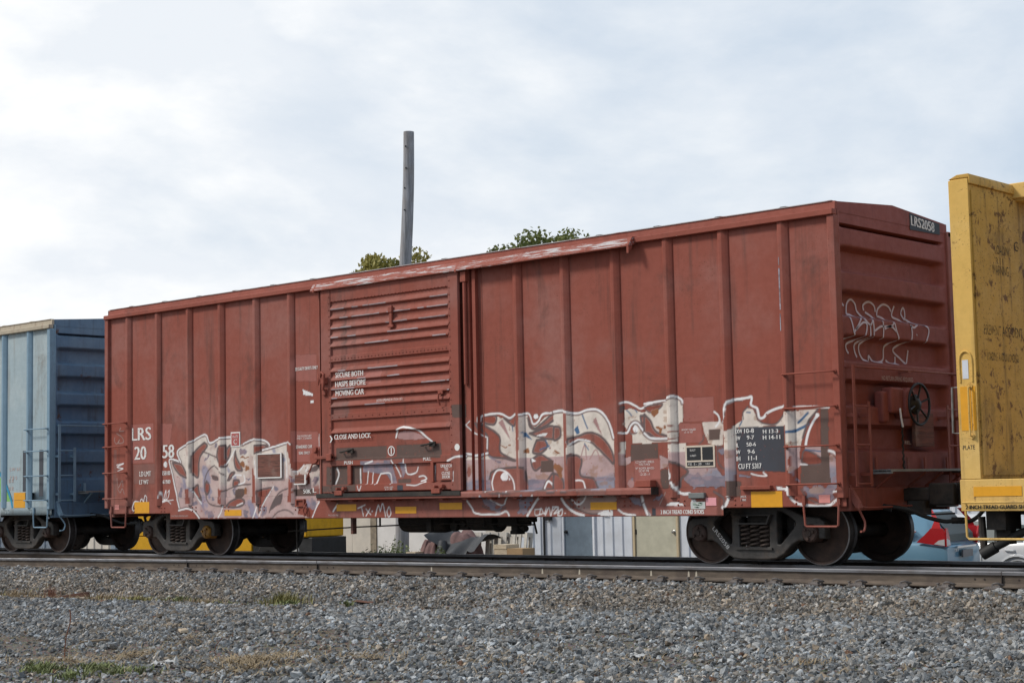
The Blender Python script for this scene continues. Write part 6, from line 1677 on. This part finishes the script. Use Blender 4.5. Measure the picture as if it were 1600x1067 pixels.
xs_ = -.42 + 1.55 * Ug
ridge = np.interp(Ug, [0, .08, .25, .5, .8, 1], [1.20, 1.34, 1.14, 1.02, 1.06, 1.12]); hem = np.interp(Ug, [0, .12, .3, .45, .7, 1], [1.10, .95, .62, .66, .64, .78])
zt = np.where(Vg < .45, ridge - .10 * (1 - Vg / .45) ** 2, ridge + (hem - ridge) * np.maximum((Vg - .45) / .55, 0) ** 1.3)
yt = .45 - .85 * Vg - .10 * np.sin(Ug * 13 + Vg * 2) * Vg
zt = zt + .035 * np.sin(Ug * 21 + 3 * Vg) * Vg + .04 * (fbm(Ug * 7, Vg * 5, 17) - .5)
obj('tarp_cover', grid_mesh('tarp_cover', np.stack([xs_, yt, zt], -1), tarp, None, 180), hp)
MB().tube([(-.05, -.25, .95), (.02, -.36, .60), (.05, -.38, .25), (-.05, -.36, 0)], [.10, .14, .12, .16], 10).build('tarp_tail', tarp, hp, 60)
MB().box(.35, .75, -.60, -.2, 0, .62).build('box_under_tarp', kraft, hp); MB().box(-1.0, -.7, -.5, -.2, 0, .72).build('box_under_cloth', pine, hp)
def bush(label, x, y, h, rad, seed):
    r = np.random.default_rng(seed); mb = MB()
    for _ in range(70):
        a = r.uniform(0, 6.28); rr = rad * math.sqrt(r.random()); bx0 = (x + rr * .5 * math.cos(a), y + rr * .4 * math.sin(a), GZ); tp = (x + rr * math.cos(a), y + rr * math.sin(a), GZ + h * r.uniform(.5, 1) * (1 - .4 * rr / rad))
        mb.tube([bx0, tp], [.008, .003], 4)
        for k in range(14):
            f = r.uniform(.3, 1); c = np.array(bx0) * (1 - f) + np.array(tp) * f + r.normal(0, .05, 3); a_ = r.normal(0, 1, 3); a_ /= np.linalg.norm(a_); b_ = np.cross(a_, r.normal(0, 1, 3)); b_ /= np.linalg.norm(b_); s = r.uniform(.03, .06)
            mb.add([c - a_ * s, c + b_ * s * .4, c + a_ * s, c - b_ * s * .4], [(0, 1, 2, 3)])
    return tag(mb.build('shrub', M['shrub']), label, 'shrub', 'shrubs at the foot of the shed')
M['shrub'] = leafm('shrub leaves', (.14, .165, .065), .45)
bush('green shrub at the foot of the wooden pole', -11.2, 9.0, 1.15, .75, 3)
bush('low sparse shrub right of the wooden pole', -9.95, 8.6, .85, .45, 4)
bush('small green plant in front of the dark tarp', -7.75, 7.2, .95, .16, 5)
# yellow works machine on the ground behind the red boxcar
ym = thing('work_machine', 'yellow works machine with a black chassis behind the left wheels of the red boxcar', 'machine', (-15.15, 7.0, GZ))
yl = paint('works yellow paint', (.62, .33, .012), streak=.25, chips=.4); bl_ = simple('black chassis', (.02, .02, .021), .6, 0, .4, 6, .3)
MB().prism([(-4.2, 1.06), (3.05, 1.06), (3.05, 1.95), (2.2, 2.05), (-2.4, 2.05), (-4.2, 1.65)], 'y', 0, 1.2).build('hood', yl, ym, bevel=.03)
MB().box(-4.2, .95, .02, 1.18, .55, 1.055).build('body_skirt', yl, ym, bevel=.02)
MB().box(.96, 3.2, .05, 1.15, .62, 1.055).box(-4.4, 3.25, .2, 1.1, .42, .62).build('chassis', bl_, ym, bevel=.02)
MB().box(-3.9, -1.9, .1, 1.1, 2.052, 3.1).build('cab', yl, ym, bevel=.04)
MB().box(-3.7, -2.1, .09, .098, 2.3, 2.95).build('cab_window', simple('dark glass', (.03, .035, .04), .1), ym)
MB().box(2.0, 3.3, -.12, .0, .66, .71).box(2.6, 2.9, -.13, -.1, .73, .80).build('step', flat('pale step', (.5, .49, .47), .6), ym)
MB().box(2.25, 2.62, -.006, -.001, .74, .79).build('red_marker', flat('red marker', (.5, .03, .03), .4), ym)
MB().box(1.05, 1.75, -.08, -.002, 1.10, 1.20).box(1.9, 2.3, -.06, -.002, 1.22, 1.30).build('hose_fitting', bl_, ym)
for x in (-3.4, -1.0, 1.6):
    for y in (.15, 1.05):
        w_ = MB().lathe([(0, -.06), (.2, -.08), (.24, -.12), (.44, -.13), (.50, -.09), (.50, .09), (.44, .13), (0, .13)], (x, y, .50), 'y', 26).build('wheel', M['blackrub'], ym, 35)
# ------------------------------------------------------------------ parked cars
glass = NT('car glass').done((.075, .095, .095), .3, 0, None, spec=.08)
tyre = M['blackrub']; alloy = simple('alloy wheel', (.45, .46, .47), .35, .7, .1, 8, 0)
def carpaint(name, col):
    s = NT(name); m = s.done(col, .32, .1, None, spec=.5); s.b.inputs['Coat Weight'].default_value = .6; s.b.inputs['Coat Roughness'].default_value = .08
    return m
def make_car(name, label, loc, rz, pm, st, L_, rear_lamps, zq=False):
    """st: stations (x, half width at the belt, sill z, belt z, roof half width, roof z) from the tail (x = 0) to the nose; x grows towards the nose"""
    c = thing(name, label, 'car', loc, rz)
    def loft(rows_):
        k = len(rows_[0]); m = MB(); m.v = [p for r_ in rows_ for p in r_]
        for i in range(len(rows_) - 1):
            for j in range(k - 1):
                m.f.append((i * k + j, i * k + j + 1, (i + 1) * k + j + 1, (i + 1) * k + j)); m.m.append(0)
        m.f.append(tuple(range(k))); m.m.append(0); m.f.append(tuple(range((len(rows_) - 1) * k, len(rows_) * k))); m.m.append(0)
        return m
    lo = []
    for x, w, zs_, zb, rw_, zr in st:
        lo.append([(x, -w * .93, zs_), (x, -w * .985, zs_ + .14), (x, -w, (zs_ + zb) * .5 + .08), (x, -w * .985, zb - .05), (x, -w * .95, zb), (x, w * .95, zb), (x, w * .985, zb - .05), (x, w, (zs_ + zb) * .5 + .08), (x, w * .985, zs_ + .14), (x, w * .93, zs_)])
    body = loft(lo).build('body', pm, c, 50)
    up = [r_ for r_ in st if r_[5] > r_[3] + .02]
    gr_ = []
    for x, w, zs_, zb, rw_, zr in up:
        gr_.append([(x, -w * .945, zb - .01), (x, -rw_ * 1.03, zb + (zr - zb) * .86), (x, -rw_ * .9, zr), (x, 0, zr + .03), (x, rw_ * .9, zr), (x, rw_ * 1.03, zb + (zr - zb) * .86), (x, w * .945, zb - .01)])
    loft(gr_).build('roof', pm, c, 50)
    # side windows between inner stations, sitting just off the pillars
    for s in (-1, 1):
        for i in range(2 if zq else 1, len(up) - 2):
            a, b = up[i], up[i + 1]
            def pt(r_, t_, off):
                x, w, zs_, zb, rw_, zr = r_
                return (x + off, s * ((w * .945) * (1 - t_) + rw_ * 1.03 * t_ + .006), zb - .01 + (zr - zb) * .86 * t_)
            MB().add([pt(a, .06, .04), pt(b, .06, -.03), pt(b, .93, -.03), pt(a, .93, .04)], [(0, 1, 2, 3)]).build('side_window', glass, c)
            d_ = MB()
            xm = b[0]; y_ = s * (b[1] * 1.003)
            d_.box(xm - .006, xm + .006, min(y_ * .985, y_), max(y_ * .985, y_), b[2] + .12, b[3] - .06).build('door_seam', dk, c)
            MB().tube([(a[0] + .16, s * (a[1] * .975), a[3] - .14), (a[0] + .18, s * (a[1] + .03), a[3] - .135), (a[0] + .34, s * (a[1] + .03), a[3] - .13), (a[0] + .36, s * (a[1] * .975), a[3] - .13)], .014, 6).build('door_handle', pm, c, 40)
    a, b = up[0], up[1]
    g_ = [(a[0] - .035, -a[4] * .92, a[3] + .05), (a[0] - .035, a[4] * .92, a[3] + .05), (a[0] - .03, a[4] * .92, a[5] + .01), (a[0] - .03, -a[4] * .92, a[5] + .01), (b[0] - .06, b[4] * .84, b[5] - .04), (b[0] - .06, -b[4] * .84, b[5] - .04)]
    MB().add(g_, [(0, 1, 2, 3), (3, 2, 4, 5)]).build('rear_window', glass, c)
    for wx in (L_ * .20, L_ * .79):
        for s in (-1, 1):
            w_ = st[3][1]
            wl = MB().lathe([(.20, -.10), (.30, -.11), (.335, -.07), (.34, .07), (.30, .11), (0, .11)], (0, 0, 0), 'y', 28).build('wheel', tyre, c, 35); wl.location = (wx, s * (w_ - .10), .34); wl.rotation_euler = (0, 0, 0 if s < 0 else math.pi)
            ri = MB().lathe([(0, -.07), (.05, -.08), (.19, -.09), (.205, -.10), (.205, 0), (0, 0)], (0, 0, 0), 'y', 20).build('rim', alloy, wl, 35)
            ar = MB().tube([(wx + .40 * math.cos(t_), s * (w_ + .003), .34 + .40 * math.sin(t_)) for t_ in np.linspace(.1, math.pi - .1, 14)], .03, 6).build('wheel_arch', pm, c, 40)
    rear_lamps(c)
    return c
lens = NT('red lamp lens').done((.42, .012, .015), .15, 0, None, spec=.6); clear = flat('clear lamp lens', (.55, .55, .56), .15); chrome = flat('chrome trim', (.7, .7, .7), .15, .6, .9)
def suv_lamps(c):
    for s in (-1, 1):
        w_ = .915
        side_ = [(.0, 1.0), (.50, 1.07), (.36, 1.19), (.25, 1.30), (.05, 1.30), (.0, 1.22)]
        yy = sorted((s * .90, s * .928))
        m = MB().prism(side_, 'y', *yy)
        rr_ = [(s * .928, 1.0), (s * .72, 1.01), (s * .76, 1.16), (s * .85, 1.30), (s * .928, 1.30)]
        m.prism(rr_, 'x', -.014, .01)
        up_ = [(.08, .925, 1.30), (.24, .925, 1.30), (.20, .875, 1.42), (.33, .775, 1.61), (.26, .775, 1.61), (.12, .875, 1.42)]
        m.add([(x, s * y, z) for x, y, z in up_] + [(x, s * (y - .008), z) for x, y, z in up_], [(0, 1, 2, 5), (5, 2, 3, 4), (6, 7, 8, 11), (11, 8, 9, 10), (0, 5, 11, 6), (5, 4, 10, 11), (1, 2, 8, 7), (2, 3, 9, 8)])
        o = m.build('tail_lamp', lens, c)
        MB().prism([(.02, 1.012), (.20, 1.04), (.12, 1.10), (.02, 1.12)], 'y', *sorted((s * .926, s * .934))).prism([(s * .925, 1.012), (s * .75, 1.02), (s * .78, 1.10), (s * .925, 1.13)], 'x', -.022, -.0145).build('lamp_lens', clear, o)
        MB().tube([(1.20, s * .875, 1.13), (.62, s * .885, 1.16), (.52, s * .89, 1.25), (.66, s * .84, 1.36), (1.20, s * .76, 1.50)], .016, 6).build('window_trim', chrome, c)
        MB().add([(1.18, s * .882, 1.14), (.64, s * .892, 1.17), (.55, s * .892, 1.25), (.68, s * .845, 1.35), (1.18, s * .77, 1.49)], [(0, 1, 2, 3, 4)]).build('quarter_window', glass, c)
    MB().box(-.075, -.045, -.27, .27, .80, .92).build('number_plate', flat('plate frame', (.16, .16, .17), .4), c)
    MB().box(-.09, -.03, -.86, .86, .36, .62).build('bumper', carpaint('bumper blue', (.13, .22, .30)), c, bevel=.03)
    MB().box(-.06, -.02, -.50, .50, .96, .99).build('tailgate_trim', chrome, c)
    v, f = text_verts('CR-V'); MB().add([(-.045, .62 - a * .22, .90 + b * .045) for a, b in v], f).build('badge_lettering', chrome, c)
def white_lamps(c):
    for s in (-1, 1):
        MB().box(-.02, .14, min(s * .62, s * .88), max(s * .62, s * .88), .80, .98).build('tail_lamp', lens, c, bevel=.01)
    MB().box(-.06, -.01, -.80, .80, .34, .60).build('bumper', carpaint('bumper white', (.6, .61, .62)), c, bevel=.03)
suv = [(0, .88, .40, .98, .66, .98), (.06, .905, .30, 1.02, .68, 1.18), (.42, .91, .26, 1.05, .66, 1.60), (1.15, .915, .25, 1.06, .68, 1.65), (2.05, .915, .25, 1.05, .69, 1.68), (2.95, .91, .25, 1.03, .66, 1.58), (3.55, .90, .26, 1.00, .60, 1.04), (4.2, .86, .30, .94, .5, .94), (4.5, .72, .38, .78, .4, .78)]
make_car('parked_car', 'light blue sport utility car with red tail lamps behind the right boxcar wheels', (5.05, 6.92, GZ), math.pi + .17, carpaint('light blue car paint', (.15, .31, .43)), suv, 4.5, suv_lamps, True)
sed = [(0, .80, .42, .92, .55, .92), (.10, .84, .30, .95, .57, .98), (.75, .88, .24, .97, .60, 1.36), (1.55, .89, .23, .95, .62, 1.46), (2.45, .89, .23, .93, .62, 1.44), (3.15, .885, .23, .91, .58, .98), (3.9, .86, .26, .84, .5, .84), (4.4, .70, .34, .70, .4, .70)]
make_car('parked_car', 'white parked car behind the yellow flatcar hose, right of the light blue car', (6.12, 9.4, GZ), math.pi, carpaint('white car paint', (.55, .56, .57)), sed, 4.4, white_lamps)
